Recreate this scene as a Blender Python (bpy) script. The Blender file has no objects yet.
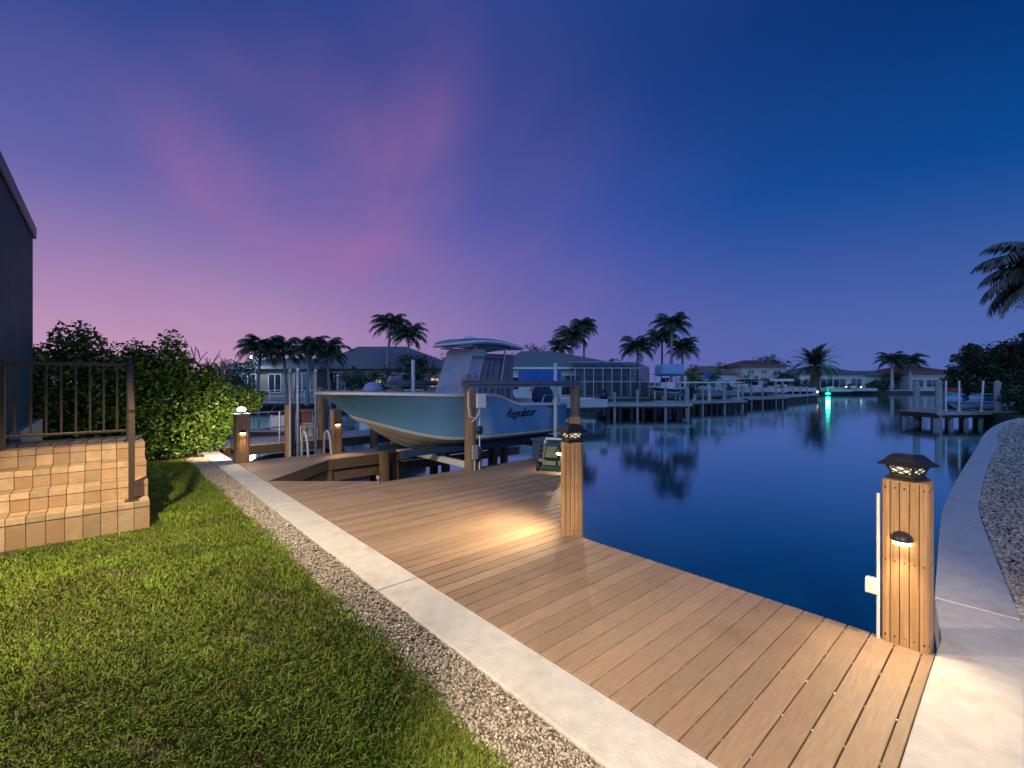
import bpy, math, random
import numpy as np
from mathutils import Matrix, Vector
PI = math.pi
rnd = random.Random(7)
scene = bpy.context.scene
COL = scene.collection

# ------------------------------------------------------------------ frames
# world: x = from the lawn towards the water, y = along the near sea wall, z = 0 at deck level
TH = math.radians(41.6)
SN, CS = math.sin(TH), math.cos(TH)
FPX, HOR, CAMH = 456.0, 381.0, 1.75
def cw(X, d, z=0.0):
    """right / forward distances as seen from the viewpoint -> world"""
    return Vector((CS*X + SN*d, -SN*X + CS*d, z))
def lat(px, d): return (px-512)/FPX*d
def hz(py, d): return CAMH-(py-HOR)/FPX*d
YAW = -TH

# ------------------------------------------------------------------ materials
MATS = {}
class NT:
    def __init__(s, nt): s.nt = nt
    def n(s, t, **kw):
        nd = s.nt.nodes.new(t)
        for k, v in kw.items(): setattr(nd, k, v)
        return nd
    def l(s, a, b): s.nt.links.new(a, b)
    def m(s, op, a, b=None, c=None, clamp=False):
        nd = s.n('ShaderNodeMath', operation=op); nd.use_clamp = clamp
        for i, v in enumerate((a, b, c)):
            if v is None: continue
            if isinstance(v, (int, float)): nd.inputs[i].default_value = v
            else: s.l(v, nd.inputs[i])
        return nd.outputs[0]
    def mix(s, f, a, b, bt='MIX'):
        nd = s.n('ShaderNodeMix', data_type='RGBA', blend_type=bt)
        for i, v in ((0, f), (6, a), (7, b)):
            if isinstance(v, (int, float)): nd.inputs[i].default_value = v
            elif isinstance(v, tuple): nd.inputs[i].default_value = (*v[:3], 1)
            else: s.l(v, nd.inputs[i])
        return nd.outputs[2]
    def ramp(s, f, stops, interp='LINEAR'):
        nd = s.n('ShaderNodeValToRGB'); cr = nd.color_ramp; cr.interpolation = interp
        while len(cr.elements) < len(stops): cr.elements.new(.5)
        for e, (p, c) in zip(cr.elements, stops):
            e.position = p; e.color = (*c, 1) if len(c) == 3 else c
        s.l(f, nd.inputs[0]); return nd.outputs[0]
    def smooth(s, v, a, b):
        nd = s.n('ShaderNodeMapRange', interpolation_type='SMOOTHSTEP')
        s.l(v, nd.inputs[0]); nd.inputs[1].default_value = a; nd.inputs[2].default_value = b
        return nd.outputs[0]
    def noise(s, vec, scale, detail=3, rough=.55, dist=0):
        nd = s.n('ShaderNodeTexNoise'); nd.inputs['Scale'].default_value = scale
        nd.inputs['Detail'].default_value = detail; nd.inputs['Roughness'].default_value = rough
        nd.inputs['Distortion'].default_value = dist
        if vec is not None: s.l(vec, nd.inputs['Vector'])
        return nd.outputs[0]
    def mapping(s, vec, sc=(1,1,1), rot=(0,0,0)):
        nd = s.n('ShaderNodeMapping'); nd.inputs['Scale'].default_value = sc; nd.inputs['Rotation'].default_value = rot
        s.l(vec, nd.inputs[0]); return nd.outputs[0]

def mat(name, col, rough=.6, var=.25, scale=6, stretch=(1,1,1), metal=0, bump=0, bscale=40, island=0, spec=.5,
        dark=None, dscale=1.5, damt=.0, emit=None, est=0, alpha=1, trans=0, coat=0, islhue=None):
    if name in MATS: return MATS[name]
    m = bpy.data.materials.new(name); m.use_nodes = True
    t = NT(m.node_tree); b = m.node_tree.nodes['Principled BSDF']
    tc = t.n('ShaderNodeTexCoord').outputs['Object']
    vec = t.mapping(tc, stretch)
    nz = t.noise(vec, scale, 4, .6)
    lo = tuple(c*(1-var) for c in col); hi = tuple(min(1, c*(1+var)) for c in col)
    c = t.ramp(nz, [(.3, lo), (.7, hi)])
    if island:
        g = t.n('ShaderNodeNewGeometry').outputs['Random Per Island']
        if islhue is not None:
            c = t.mix(t.m('MULTIPLY', g, islhue[1]), c, islhue[0])
            w = t.n('ShaderNodeTexWhiteNoise', noise_dimensions='1D'); t.l(g, w.inputs['W']); g = w.outputs[0]
        k = t.m('ADD', t.m('MULTIPLY', g, 2*island), 1-island)
        h = t.n('ShaderNodeVectorMath', operation='SCALE'); t.l(c, h.inputs[0]); t.l(k, h.inputs['Scale']); c = h.outputs[0]
    if dark is not None:
        f = t.m('MULTIPLY', t.smooth(t.noise(tc, dscale, 5, .65), .48, .72), damt)
        c = t.mix(f, c, dark)
    t.l(c, b.inputs['Base Color'])
    b.inputs['Roughness'].default_value = rough; b.inputs['Metallic'].default_value = metal
    b.inputs['Specular IOR Level'].default_value = spec
    if coat: b.inputs['Coat Weight'].default_value = coat; b.inputs['Coat Roughness'].default_value = .1
    if trans: b.inputs['Transmission Weight'].default_value = trans
    if alpha < 1: b.inputs['Alpha'].default_value = alpha
    if emit: b.inputs['Emission Color'].default_value = (*emit, 1); b.inputs['Emission Strength'].default_value = est
    if bump:
        bn = t.n('ShaderNodeBump'); bn.inputs['Strength'].default_value = bump; bn.inputs['Distance'].default_value = .02
        t.l(t.noise(vec, bscale, 4, .6), bn.inputs['Height']); t.l(bn.outputs[0], b.inputs['Normal'])
    MATS[name] = m
    return m

M_deck = mat('composite decking', (.345,.237,.152), .55, .16, 5, (1.2,14,1), bump=.12, bscale=30, island=.17, dark=(.19,.12,.08), dscale=.9, damt=.6)
M_wrap = mat('composite post boards', (.46,.265,.125), .5, .26, 5, (16,16,.8), bump=.2, bscale=30, island=.14, dark=(.27,.14,.06), dscale=4, damt=.35)
M_joist = mat('dark joist timber', (.05,.035,.025), .8, .3, 8)
M_clip = mat('deck clip steel', (.6,.52,.4), .35, .1, metal=.6)
M_fascia = mat('fascia board', (.22,.14,.085), .6, .2, 5, (1,1,10))
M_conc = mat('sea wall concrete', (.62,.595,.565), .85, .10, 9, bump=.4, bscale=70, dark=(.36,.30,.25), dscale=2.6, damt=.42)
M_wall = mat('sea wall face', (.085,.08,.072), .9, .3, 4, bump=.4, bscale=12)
M_soil = mat('garden soil', (.075,.055,.035), .95, .4, 14, bump=.8, bscale=50)
M_gbed = mat('gravel bed', (.20,.17,.135), .95, .35, 30, bump=.8, bscale=90)
M_stone = mat('gravel stones', (.50,.45,.385), .8, .2, 40, island=.42, islhue=((.38,.28,.19), .5))
M_grass = mat('grass blades', (.155,.255,.020), .6, .45, 1.6, island=.38, spec=.25, islhue=((.24,.23,.04), .5), dark=(.045,.09,.010), dscale=1.0, damt=.75)
M_dead = mat('dry grass', (.28,.19,.085), .8, .3, 3, island=.4)
M_tile = mat('travertine tile', (.47,.335,.205), .65, .16, 16, bump=.25, bscale=60, island=.28, islhue=((.45,.25,.12), .6), dark=(.3,.19,.10), dscale=3, damt=.5)
M_grout = mat('dark grout', (.10,.065,.04), .9, .2)
M_bronze = mat('bronze aluminium', (.085,.062,.045), .38, .1, metal=.35)
M_hwall = mat('house wall paint', (.010,.055,.090), .75, .2, 2, bump=.3, bscale=45, spec=.2)
M_hfas = mat('house fascia metal', (.018,.05,.075), .5, .1, spec=.3)
M_plinth = mat('white plinth', (.34,.33,.31), .8, .12)
M_hull = mat('blue gelcoat', (.15,.36,.60), .28, .05, 1.2, coat=.3)
M_cream = mat('bottom paint cream', (.66,.58,.47), .5, .12, 2, dark=(.46,.38,.29), dscale=1.4, damt=.5)
M_gel = mat('white gelcoat', (.72,.70,.68), .3, .06)
M_canvas = mat('grey canvas', (.40,.41,.50), .85, .12, 3, bump=.2, bscale=8)
M_navy = mat('navy canvas', (.02,.05,.11), .8, .2, 3)
M_bluecan = mat('blue canvas', (.02,.12,.42), .7, .2, 3)
M_black = mat('black plastic', (.015,.015,.017), .4, .2)
M_lamp = mat('lantern black paint', (.022,.020,.018), .45, .2, bump=.08)
M_alu = mat('brushed aluminium', (.55,.55,.56), .32, .08, metal=.85)
M_pvc = mat('white pvc', (.75,.74,.72), .45, .06)
M_pile = mat('timber pile', (.26,.165,.095), .8, .3, 4, (8,8,1), bump=.4, bscale=20)
M_gpile = mat('weathered pile', (.34,.33,.32), .85, .3, 4, (6,6,1), bump=.4, bscale=18)
M_gdeck = mat('weathered decking', (.42,.40,.38), .85, .3, 5, (1,8,1))
M_rope = mat('beam galvanised', (.32,.33,.35), .45, .15, metal=.6)
M_white = mat('white paint', (.75,.74,.72), .6, .05)
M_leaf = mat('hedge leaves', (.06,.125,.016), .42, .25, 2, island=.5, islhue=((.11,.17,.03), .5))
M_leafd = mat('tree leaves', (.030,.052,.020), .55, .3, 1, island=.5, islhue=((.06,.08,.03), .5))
M_palm = mat('palm leaves', (.035,.062,.026), .5, .3, 1, island=.45)
M_palmg = mat('silver palm leaves', (.12,.13,.10), .5, .3, 1, island=.45)
M_date = mat('date palm leaves', (.05,.062,.035), .55, .3, 1, island=.4)
M_bark = mat('bark', (.13,.10,.075), .9, .35, 5, bump=.5, bscale=20)
M_ptrunk = mat('palm trunk', (.26,.235,.21), .85, .2, 4, (1,1,6), bump=.4, bscale=12)
M_dtrunk = mat('date palm trunk', (.16,.09,.055), .95, .35, 9, bump=.8, bscale=14)
M_twig = mat('bare twig', (.20,.15,.13), .8, .2)
M_stucco = mat('cream stucco', (.30,.25,.21), .85, .1, 2)
M_stucw = mat('white stucco', (.62,.60,.58), .85, .08, 2)
M_stucp = mat('pink stucco', (.55,.45,.42), .85, .08, 2)
M_shin = mat('grey shingles', (.17,.16,.17), .9, .25, 12, bump=.4, bscale=30)
M_green = mat('green grey roof tiles', (.18,.195,.19), .85, .2, 10, bump=.4, bscale=25)
M_red = mat('red roof tiles', (.20,.065,.045), .85, .25, 10)
M_tan = mat('tan roof tiles', (.25,.17,.12), .85, .2, 10)
M_glass = mat('dark window glass', (.02,.03,.045), .08, .1, spec=.8)
M_warmw = mat('lit window', (.5,.3,.1), .5, .1, emit=(1,.5,.14), est=1.1)
M_screen = mat('screen mesh', (.03,.045,.06), .7, .1, alpha=.75)
M_led = mat('led face', (1,.9,.7), .5, .02, emit=(1,.80,.45), est=14)
M_ledw = mat('white lamp globe', (1,1,1), .5, .02, emit=(1,.93,.85), est=18)
M_pane = mat('lantern pane', (.8,.75,.62), .5, .1, emit=(1,.86,.58), est=.8)
M_flood = mat('floodlight face', (1,1,1), .5, .02, emit=(.75,1,.95), est=22)
M_grn = mat('green light', (.1,1,.6), .5, .02, emit=(.02,1,.55), est=2.2)
M_redp = mat('red paint', (.4,.03,.03), .5, .1)
M_teal = mat('teal paint', (.03,.28,.24), .6, .2)
M_boxg = mat('dock box grey blue', (.07,.11,.20), .5, .1)
M_pgreen = mat('pool robot green', (.03,.085,.035), .35, .15)
M_pgrey = mat('pool robot grey', (.16,.155,.15), .5, .1)
M_ink = mat('hull lettering', (.012,.02,.035), .5, .02)
M_far = mat('far hedge', (.03,.05,.02), .8, .4, 1)
M_lawn2 = mat('far lawn', (.04,.075,.02), .9, .35, 1.2)

def water_mat():
    m = bpy.data.materials.new('canal water'); m.use_nodes = True
    nt = m.node_tree; t = NT(nt); nt.nodes.remove(nt.nodes['Principled BSDF']); out = nt.nodes['Material Output']
    tc = t.n('ShaderNodeTexCoord').outputs['Object']
    h = t.m('ADD', t.noise(tc, .55, 3, .5), t.m('MULTIPLY', t.noise(tc, 3.5, 2, .5), .10))
    bn = t.n('ShaderNodeBump'); bn.inputs['Strength'].default_value = .035; bn.inputs['Distance'].default_value = .12
    t.l(h, bn.inputs['Height'])
    ge = t.n('ShaderNodeNewGeometry'); dp = t.n('ShaderNodeVectorMath', operation='DOT_PRODUCT')
    t.l(ge.outputs['Incoming'], dp.inputs[0]); t.l(ge.outputs['Normal'], dp.inputs[1])
    ca = t.m('ABSOLUTE', dp.outputs['Value'])
    fac = t.ramp(ca, [(0,(1,1,1)), (.10,(.95,.95,.95)), (.216,(.72,.72,.72)), (.342,(.38,.38,.38)), (.57,(.14,.14,.14)), (1,(.05,.05,.05))])
    tint = t.ramp(ca, [(0,(.84,1,1)), (.12,(.72,1,1)), (.3,(.5,1,1)), (1,(.4,.9,1))])
    gl = t.n('ShaderNodeBsdfGlossy'); gl.inputs['Roughness'].default_value = .085; t.l(tint, gl.inputs['Color']); t.l(bn.outputs[0], gl.inputs['Normal'])
    df = t.n('ShaderNodeBsdfDiffuse'); df.inputs['Color'].default_value = (.0,.035,.075,1)
    mx = t.n('ShaderNodeMixShader'); t.l(fac, mx.inputs[0]); t.l(df.outputs[0], mx.inputs[1]); t.l(gl.outputs[0], mx.inputs[2]); t.l(mx.outputs[0], out.inputs[0])
    return m
M_water = water_mat()

# ------------------------------------------------------------------ mesh builder
class MB:
    def __init__(s): s.v = []; s.f = []; s.mi = []; s.cur = 0
    def add(s, vs, fs):
        o = len(s.v); s.v += [tuple(p) for p in vs]; s.f += [tuple(i+o for i in f) for f in fs]; s.mi += [s.cur]*len(fs); return s
    def box(s, x0, x1, y0, y1, z0, z1):
        vs = [(x0,y0,z0),(x1,y0,z0),(x1,y1,z0),(x0,y1,z0),(x0,y0,z1),(x1,y0,z1),(x1,y1,z1),(x0,y1,z1)]
        return s.add(vs, [(0,3,2,1),(4,5,6,7),(0,1,5,4),(1,2,6,5),(2,3,7,6),(3,0,4,7)])
    def prism(s, poly, z0, z1):
        n = len(poly)
        vs = [(x,y,z0) for x,y in poly]+[(x,y,z1) for x,y in poly]
        return s.add(vs, [tuple(range(n-1,-1,-1)), tuple(range(n,2*n))]+[(i,(i+1)%n,(i+1)%n+n,i+n) for i in range(n)])
    def bar(s, a, b, w, h=None, up=(0,0,1)):
        a, b = Vector(a), Vector(b); h = h or w
        d = (b-a).normalized(); up = Vector(up)
        if abs(d.dot(up)) > .99: up = Vector((1,0,0))
        x = d.cross(up).normalized()*w/2; y = x.cross(d).normalized()*h/2
        vs = [a-x-y, a+x-y, a+x+y, a-x+y, b-x-y, b+x-y, b+x+y, b-x+y]
        return s.add(vs, [(0,3,2,1),(4,5,6,7),(0,1,5,4),(1,2,6,5),(2,3,7,6),(3,0,4,7)])
    def tube(s, pts, r, n=10):
        pts = [Vector(p) for p in pts]; k = len(pts)
        rs = r if isinstance(r, (list, tuple)) else [r]*k
        vs = []; prev = None
        for i, p in enumerate(pts):
            d = (pts[min(i+1,k-1)]-pts[max(i-1,0)]).normalized()
            if prev is None:
                a = d.cross(Vector((0,0,1)))
                if a.length < .05: a = d.cross(Vector((1,0,0)))
            else: a = prev-d*prev.dot(d)
            a.normalize(); prev = a; b = d.cross(a)
            for j in range(n):
                t = 2*PI*j/n; vs.append(p+(a*math.cos(t)+b*math.sin(t))*rs[i])
        fs = [(i*n+j, i*n+(j+1)%n, (i+1)*n+(j+1)%n, (i+1)*n+j) for i in range(k-1) for j in range(n)]
        fs += [tuple(range(n-1,-1,-1)), tuple(range((k-1)*n, k*n))]
        return s.add(vs, fs)
    def lathe(s, c, prof, n=20, sq=None):
        c = Vector(c); vs = []
        for r, z in prof:
            for j in range(n):
                t = 2*PI*j/n
                vs.append(c+Vector((math.cos(t)*r, math.sin(t)*r, z)))
        k = len(prof)
        fs = [(i*n+j, i*n+(j+1)%n, (i+1)*n+(j+1)%n, (i+1)*n+j) for i in range(k-1) for j in range(n)]
        fs += [tuple(range(n-1,-1,-1)), tuple(range((k-1)*n, k*n))]
        return s.add(vs, fs)
    def ball(s, c, rx, ry, rz, n=12, m=8):
        c = Vector(c); vs = [c+Vector((0,0,-rz))]
        for i in range(1,m):
            ph = -PI/2+PI*i/m
            for j in range(n):
                t = 2*PI*j/n; vs.append(c+Vector((rx*math.cos(ph)*math.cos(t), ry*math.cos(ph)*math.sin(t), rz*math.sin(ph))))
        vs.append(c+Vector((0,0,rz))); L = len(vs)-1
        fs = [(0, 1+(j+1)%n, 1+j) for j in range(n)]
        for i in range(m-2):
            fs += [(1+i*n+j, 1+i*n+(j+1)%n, 1+(i+1)*n+(j+1)%n, 1+(i+1)*n+j) for j in range(n)]
        fs += [(L, 1+(m-2)*n+j, 1+(m-2)*n+(j+1)%n) for j in range(n)]
        return s.add(vs, fs)
    def xf(s, M, start=0):
        for i in range(start, len(s.v)): s.v[i] = tuple(M @ Vector(s.v[i]))
        return s
    def build(s, name, mats, parent=None, local=False, smooth=False, bevel=0, auto=True):
        me = bpy.data.meshes.new(name)
        vs = s.v
        if parent is not None and not local:
            Mi = ROOT[parent.name].inverted(); vs = [tuple(Mi @ Vector(p)) for p in vs]
        me.from_pydata(vs, [], s.f)
        if not isinstance(mats, (list, tuple)): mats = [mats]
        for m in mats: me.materials.append(m)
        if len(mats) > 1: me.polygons.foreach_set('material_index', s.mi)
        if smooth: me.shade_smooth()
        o = bpy.data.objects.new(name, me); COL.objects.link(o)
        if parent is not None: o.parent = parent; ROOT[o.name] = ROOT[parent.name]
        else: ROOT[o.name] = Matrix.Identity(4)
        if bevel:
            bv = o.modifiers.new('bevel', 'BEVEL'); bv.width = bevel; bv.segments = 2; bv.limit_method = 'ANGLE'
        if smooth and auto:
            me.set_sharp_from_angle(angle=math.radians(38))
        return o
ROOT = {}
def np_mesh(name, V, F, m, parent=None, local=True):
    """V (n,3) array, F list of (k, array) groups of faces"""
    me = bpy.data.meshes.new(name)
    me.vertices.add(len(V)); me.vertices.foreach_set('co', np.asarray(V, np.float32).ravel())
    loops = np.concatenate([f.ravel() for f in F]); tot = np.concatenate([np.full(len(f), f.shape[1]) for f in F])
    st = np.concatenate([[0], np.cumsum(tot)[:-1]])
    me.loops.add(len(loops)); me.loops.foreach_set('vertex_index', loops.astype(np.int32))
    me.polygons.add(len(tot)); me.polygons.foreach_set('loop_start', st.astype(np.int32)); me.polygons.foreach_set('loop_total', tot.astype(np.int32))
    me.update(calc_edges=True); me.materials.append(m)
    o = bpy.data.objects.new(name, me); COL.objects.link(o)
    if parent is not None: o.parent = parent; ROOT[o.name] = ROOT[parent.name]
    else: ROOT[o.name] = Matrix.Identity(4)
    return o
def tag(o, label=None, cat=None, group=None, kind=None):
    if label: o['label'] = label
    if cat: o['category'] = cat
    if group: o['group'] = group
    if kind: o['kind'] = kind
    return o
def thing(name, label, cat, loc=(0,0,0), rotz=0, group=None):
    o = bpy.data.objects.new(name, None); COL.objects.link(o); o.empty_display_size = .2
    o.location = loc; o.rotation_euler = (0,0,rotz)
    ROOT[o.name] = Matrix.Translation(Vector(loc)) @ Matrix.Rotation(rotz, 4, 'Z')
    return tag(o, label, cat, group)
def struct(o): return tag(o, kind='structure')
def add_light(kind, loc, power, col, aim=None, size=.05, spot=60, blend=.3, parent=None, name='lamp_glow'):
    l = bpy.data.lights.new(name, kind); l.energy = power; l.color = col
    if kind in ('POINT', 'SPOT'): l.shadow_soft_size = size
    if kind == 'SPOT': l.spot_size = math.radians(spot); l.spot_blend = max(blend,.2)
    o = bpy.data.objects.new(name, l); COL.objects.link(o); o.location = loc
    if aim is not None: o.rotation_euler = (Vector(aim)-Vector(loc)).to_track_quat('-Z', 'Y').to_euler()
    return o

# ------------------------------------------------------------------ camera
cam = bpy.data.cameras.new('camera'); co = bpy.data.objects.new('camera', cam); COL.objects.link(co)
co.location = (0,0,CAMH); co.rotation_euler = (PI/2, 0, -TH)
cam.sensor_width = 36; cam.lens = 36*FPX/1024; cam.shift_y = (HOR-384)/1024; cam.clip_end = 3000; cam.clip_start = .05
scene.camera = co

# ------------------------------------------------------------------ sky
w = bpy.data.worlds.new('World'); scene.world = w; w.use_nodes = True
t = NT(w.node_tree); w.node_tree.nodes.clear()
D = t.n('ShaderNodeTexCoord').outputs['Generated']
sx = t.n('ShaderNodeSeparateXYZ'); t.l(D, sx.inputs[0]); dz = sx.outputs[2]
def dotdir(v):
    v = Vector(v).normalized(); nd = t.n('ShaderNodeVectorMath', operation='DOT_PRODUCT'); t.l(D, nd.inputs[0]); nd.inputs[1].default_value = v; return nd.outputs['Value']
Lg = cw(-.90, 1.0)
hl = t.n('ShaderNodeCombineXYZ'); t.l(sx.outputs[0], hl.inputs[0]); t.l(sx.outputs[1], hl.inputs[1])
hn = t.n('ShaderNodeVectorMath', operation='NORMALIZE'); t.l(hl.outputs[0], hn.inputs[0])
gd = t.n('ShaderNodeVectorMath', operation='DOT_PRODUCT'); t.l(hn.outputs[0], gd.inputs[0]); gd.inputs[1].default_value = Lg.normalized()
g = t.m('MAXIMUM', gd.outputs['Value'], 0.0)
low = t.ramp(g, [(0,(.080,.138,.42)), (.35,(.092,.132,.42)), (.55,(.125,.132,.42)), (.75,(.20,.165,.43)), (.9,(.37,.235,.465)), (1,(.53,.305,.49))])
mid = t.ramp(g, [(0,(.003,.070,.30)), (.35,(.010,.074,.32)), (.55,(.035,.085,.37)), (.75,(.085,.098,.38)), (.9,(.12,.12,.40)), (1,(.13,.13,.41))])
top = t.ramp(g, [(0,(.0012,.028,.15)), (.5,(.006,.042,.21)), (.8,(.013,.052,.26)), (1,(.014,.055,.26))])
c = t.mix(t.smooth(dz, 0.02, .36), low, mid)
c = t.mix(t.smooth(dz, .25, .60), c, top)
# fill light: brightness added to the unseen half of the sky behind the viewpoint
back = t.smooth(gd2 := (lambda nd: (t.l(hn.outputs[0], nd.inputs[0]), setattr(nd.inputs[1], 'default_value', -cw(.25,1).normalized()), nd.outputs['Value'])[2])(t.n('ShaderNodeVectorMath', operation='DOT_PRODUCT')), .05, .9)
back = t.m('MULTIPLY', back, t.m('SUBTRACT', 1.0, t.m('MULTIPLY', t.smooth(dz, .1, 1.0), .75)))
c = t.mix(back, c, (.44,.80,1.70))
def cdir(px, py): return cw(lat(px,1), 1, (HOR-py)/FPX)
vt = t.mapping(D, (1,1,1))
# high thin cloud lit pink: noise on the cloud plane, streaks converging to the horizon
dv = t.n('ShaderNodeVectorMath', operation='DIVIDE'); t.l(D, dv.inputs[0])
zz = t.m('MAXIMUM', t.m('ADD', dz, .06), .05)
cz = t.n('ShaderNodeCombineXYZ'); [t.l(zz, cz.inputs[i]) for i in range(3)]; t.l(cz.outputs[0], dv.inputs[1])
ang = math.atan2(cdir(340,380).y, cdir(340,380).x)
cp = t.mapping(t.mapping(dv.outputs[0], (1,1,0), (0,0,-ang)), (.5,1.25,1))
n1 = t.smooth(t.noise(cp, .95, 4, .5, .4), .25, .80)
def blob(px, py, ca, cb): return t.smooth(dotdir(cdir(px,py)), ca, cb)
mask = t.m('ADD', t.m('MULTIPLY', blob(325,175,.95,1.0), .58), t.m('MULTIPLY', blob(385,70,.975,1.0), .28))
mask = t.m('ADD', mask, t.m('MULTIPLY', blob(140,190,.955,1.0), .22))
mask = t.m('ADD', mask, t.m('MULTIPLY', blob(420,230,.86,1.0), .16))
c = t.mix(t.m('MULTIPLY', n1, mask, clamp=True), c, (.36,.15,.38))
n2 = t.smooth(t.noise(cp, .7, 4, .5, .3), .3, .8)
c = t.mix(t.m('MULTIPLY', n2, t.m('MULTIPLY', t.smooth(g, .1, .9), .10)), c, (.16,.13,.36))
c = t.mix(t.smooth(dz, 0.0, -.12), c, (.01,.03,.09))
sky = t.n('ShaderNodeTexSky', sky_type='NISHITA'); sky.sun_disc = False
sky.sun_elevation = math.radians(1); SUNAZ = math.atan2(Lg.x, Lg.y); sky.sun_rotation = SUNAZ
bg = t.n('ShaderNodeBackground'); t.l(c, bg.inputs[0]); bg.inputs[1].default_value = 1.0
bg2 = t.n('ShaderNodeBackground'); t.l(sky.outputs[0], bg2.inputs[0]); bg2.inputs[1].default_value = .0015
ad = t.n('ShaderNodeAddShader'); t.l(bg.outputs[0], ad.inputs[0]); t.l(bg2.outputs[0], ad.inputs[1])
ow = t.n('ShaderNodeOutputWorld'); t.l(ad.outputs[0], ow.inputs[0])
sl = bpy.data.lights.new('sun', 'SUN'); sl.energy = .10; sl.angle = math.radians(14); sl.color = (1,.62,.66)
so = bpy.data.objects.new('sun', sl); COL.objects.link(so)
so.rotation_euler = (-(Lg.normalized()+Vector((0,0,.14)))).to_track_quat('-Z','Y').to_euler()

# ------------------------------------------------------------------ setting: water, land, walls
mb = MB(); mb.add([(-700,-700,-.8),(700,-700,-.8),(700,700,-.8),(-700,700,-.8)], [(0,1,2,3)]); struct(mb.build('canal_water', M_water))
# right-hand cap follows the real wobble of the wall
capL = [(3.354,3.616),(5.73,6.09),(6.38,6.706),(8.41,8.58),(12.33,12.09),(16.2,15.65),(20.87,19.46),(24.0,21.6)]
capR = [(3.664,3.431),(6.22,6.09),(6.87,6.706),(8.515,8.227),(10.43,9.975),(12.67,11.91),(13.72,12.87),(16.45,15.5),(21.19,19.46),(24.6,21.3)]
capL = [cw(*p).to_2d() for p in capL]; capR = [cw(*p).to_2d() for p in capR]
capL[0] = Vector((5.006,.49)); capR[0] = Vector((5.006,.02))
def smoothline(P, it=2):
    for _ in range(it):
        Q = [P[0]]
        for a, b in zip(P[:-1], P[1:]): Q += [a*.75+b*.25, a*.25+b*.75]
        P = Q+[P[-1]]
    return P
capL, capR = smoothline(capL), smoothline(capR)
def resample(P, n):
    d = [0]
    for a, b in zip(P[:-1], P[1:]): d.append(d[-1]+(b-a).length)
    out = []
    for i in range(n):
        s = d[-1]*i/(n-1); j = max(k for k in range(len(d)) if d[k] <= s+1e-9); j = min(j, len(P)-2)
        f = (s-d[j])/max(d[j+1]-d[j],1e-9); out.append(P[j].lerp(P[j+1], f))
    return out
capL, capR = resample(capL, 44), resample(capR, 44)
lot = [(-40,0.01),(1.72,.01),(1.72,13.6),(-40,13.6)]
mb = MB(); mb.prism(lot, -1.5, -.035); struct(mb.build('ground', M_soil))
rl = [(1.72,.005),(5.05,.005)]+[(p.x,p.y) for p in capR[1:]]+[(45,-14),(45,-60),(-40,-60),(-40,.005)]
mb = MB(); mb.prism(rl[::-1], -1.5, -.04); struct(mb.build('gravel_yard_ground', M_gbed))
mb = MB(); mb.prism([(1.34,.2),(1.70,.2),(1.70,12.75),(1.30,12.75)], -.034, -.022); struct(mb.build('gravel_strip_ground', M_gbed))

wl = thing('seawall', 'pale concrete seawall cap running straight between gravel strip and wooden deck', 'seawall', (1.89,6,0))
mb = MB()
ys = [.386,3.6,7.0,10.2,13.6]
for a, b in zip(ys[:-1], ys[1:]): mb.box(1.70, 2.08, a+.003, b-.003, -.28, .0)
mb.build('cap', M_conc, wl, bevel=.012)
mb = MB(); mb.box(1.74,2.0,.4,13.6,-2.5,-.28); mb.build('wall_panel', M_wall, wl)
wr = thing('seawall', 'pale wavy concrete seawall cap curving away along right gravel yard', 'seawall', (4.5,.2,0))
mb = MB(); mb.box(-6,1.9,0,.38,-.28,0); mb.prism([(1.906,0),(5.0,0),(5.0,.49),(4.25,.385),(1.906,.38)],-.28,0)
st = len(mb.v)
n = len(capL)
seg = []
for i in range(n-1):
    a, b, c_, d_ = capR[i], capR[i+1], capL[i+1], capL[i]
    o = len(mb.v)
vs = []
for i in range(n):
    for p, z in ((capR[i],-.28),(capL[i],-.28),(capL[i],.003),(capR[i],.003)): vs.append((p.x,p.y,z))
fs = [(0,1,2,3)]+[(4*i+j, 4*i+4+j, 4*i+4+(j+1)%4, 4*i+(j+1)%4) for i in range(n-1) for j in range(4)]+[tuple(4*(n-1)+j for j in (3,2,1,0))]
fs = [f[::-1] for f in fs]
mb.add(vs, fs)
mb.build('cap', M_conc, wr, bevel=.012)
mb = MB()
mb.box(-6,4.9,.05,.33,-2.5,-.285)
vs = []
for i in range(n):
    a = capR[i].lerp(capL[i], .12); b = capR[i].lerp(capL[i], .82)
    for p, z in ((a,-2.5),(b,-2.5),(b,-.285),(a,-.285)): vs.append((p.x,p.y,z))
mb.add(vs, fs); mb.build('wall_panel', M_wall, wr)

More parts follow.
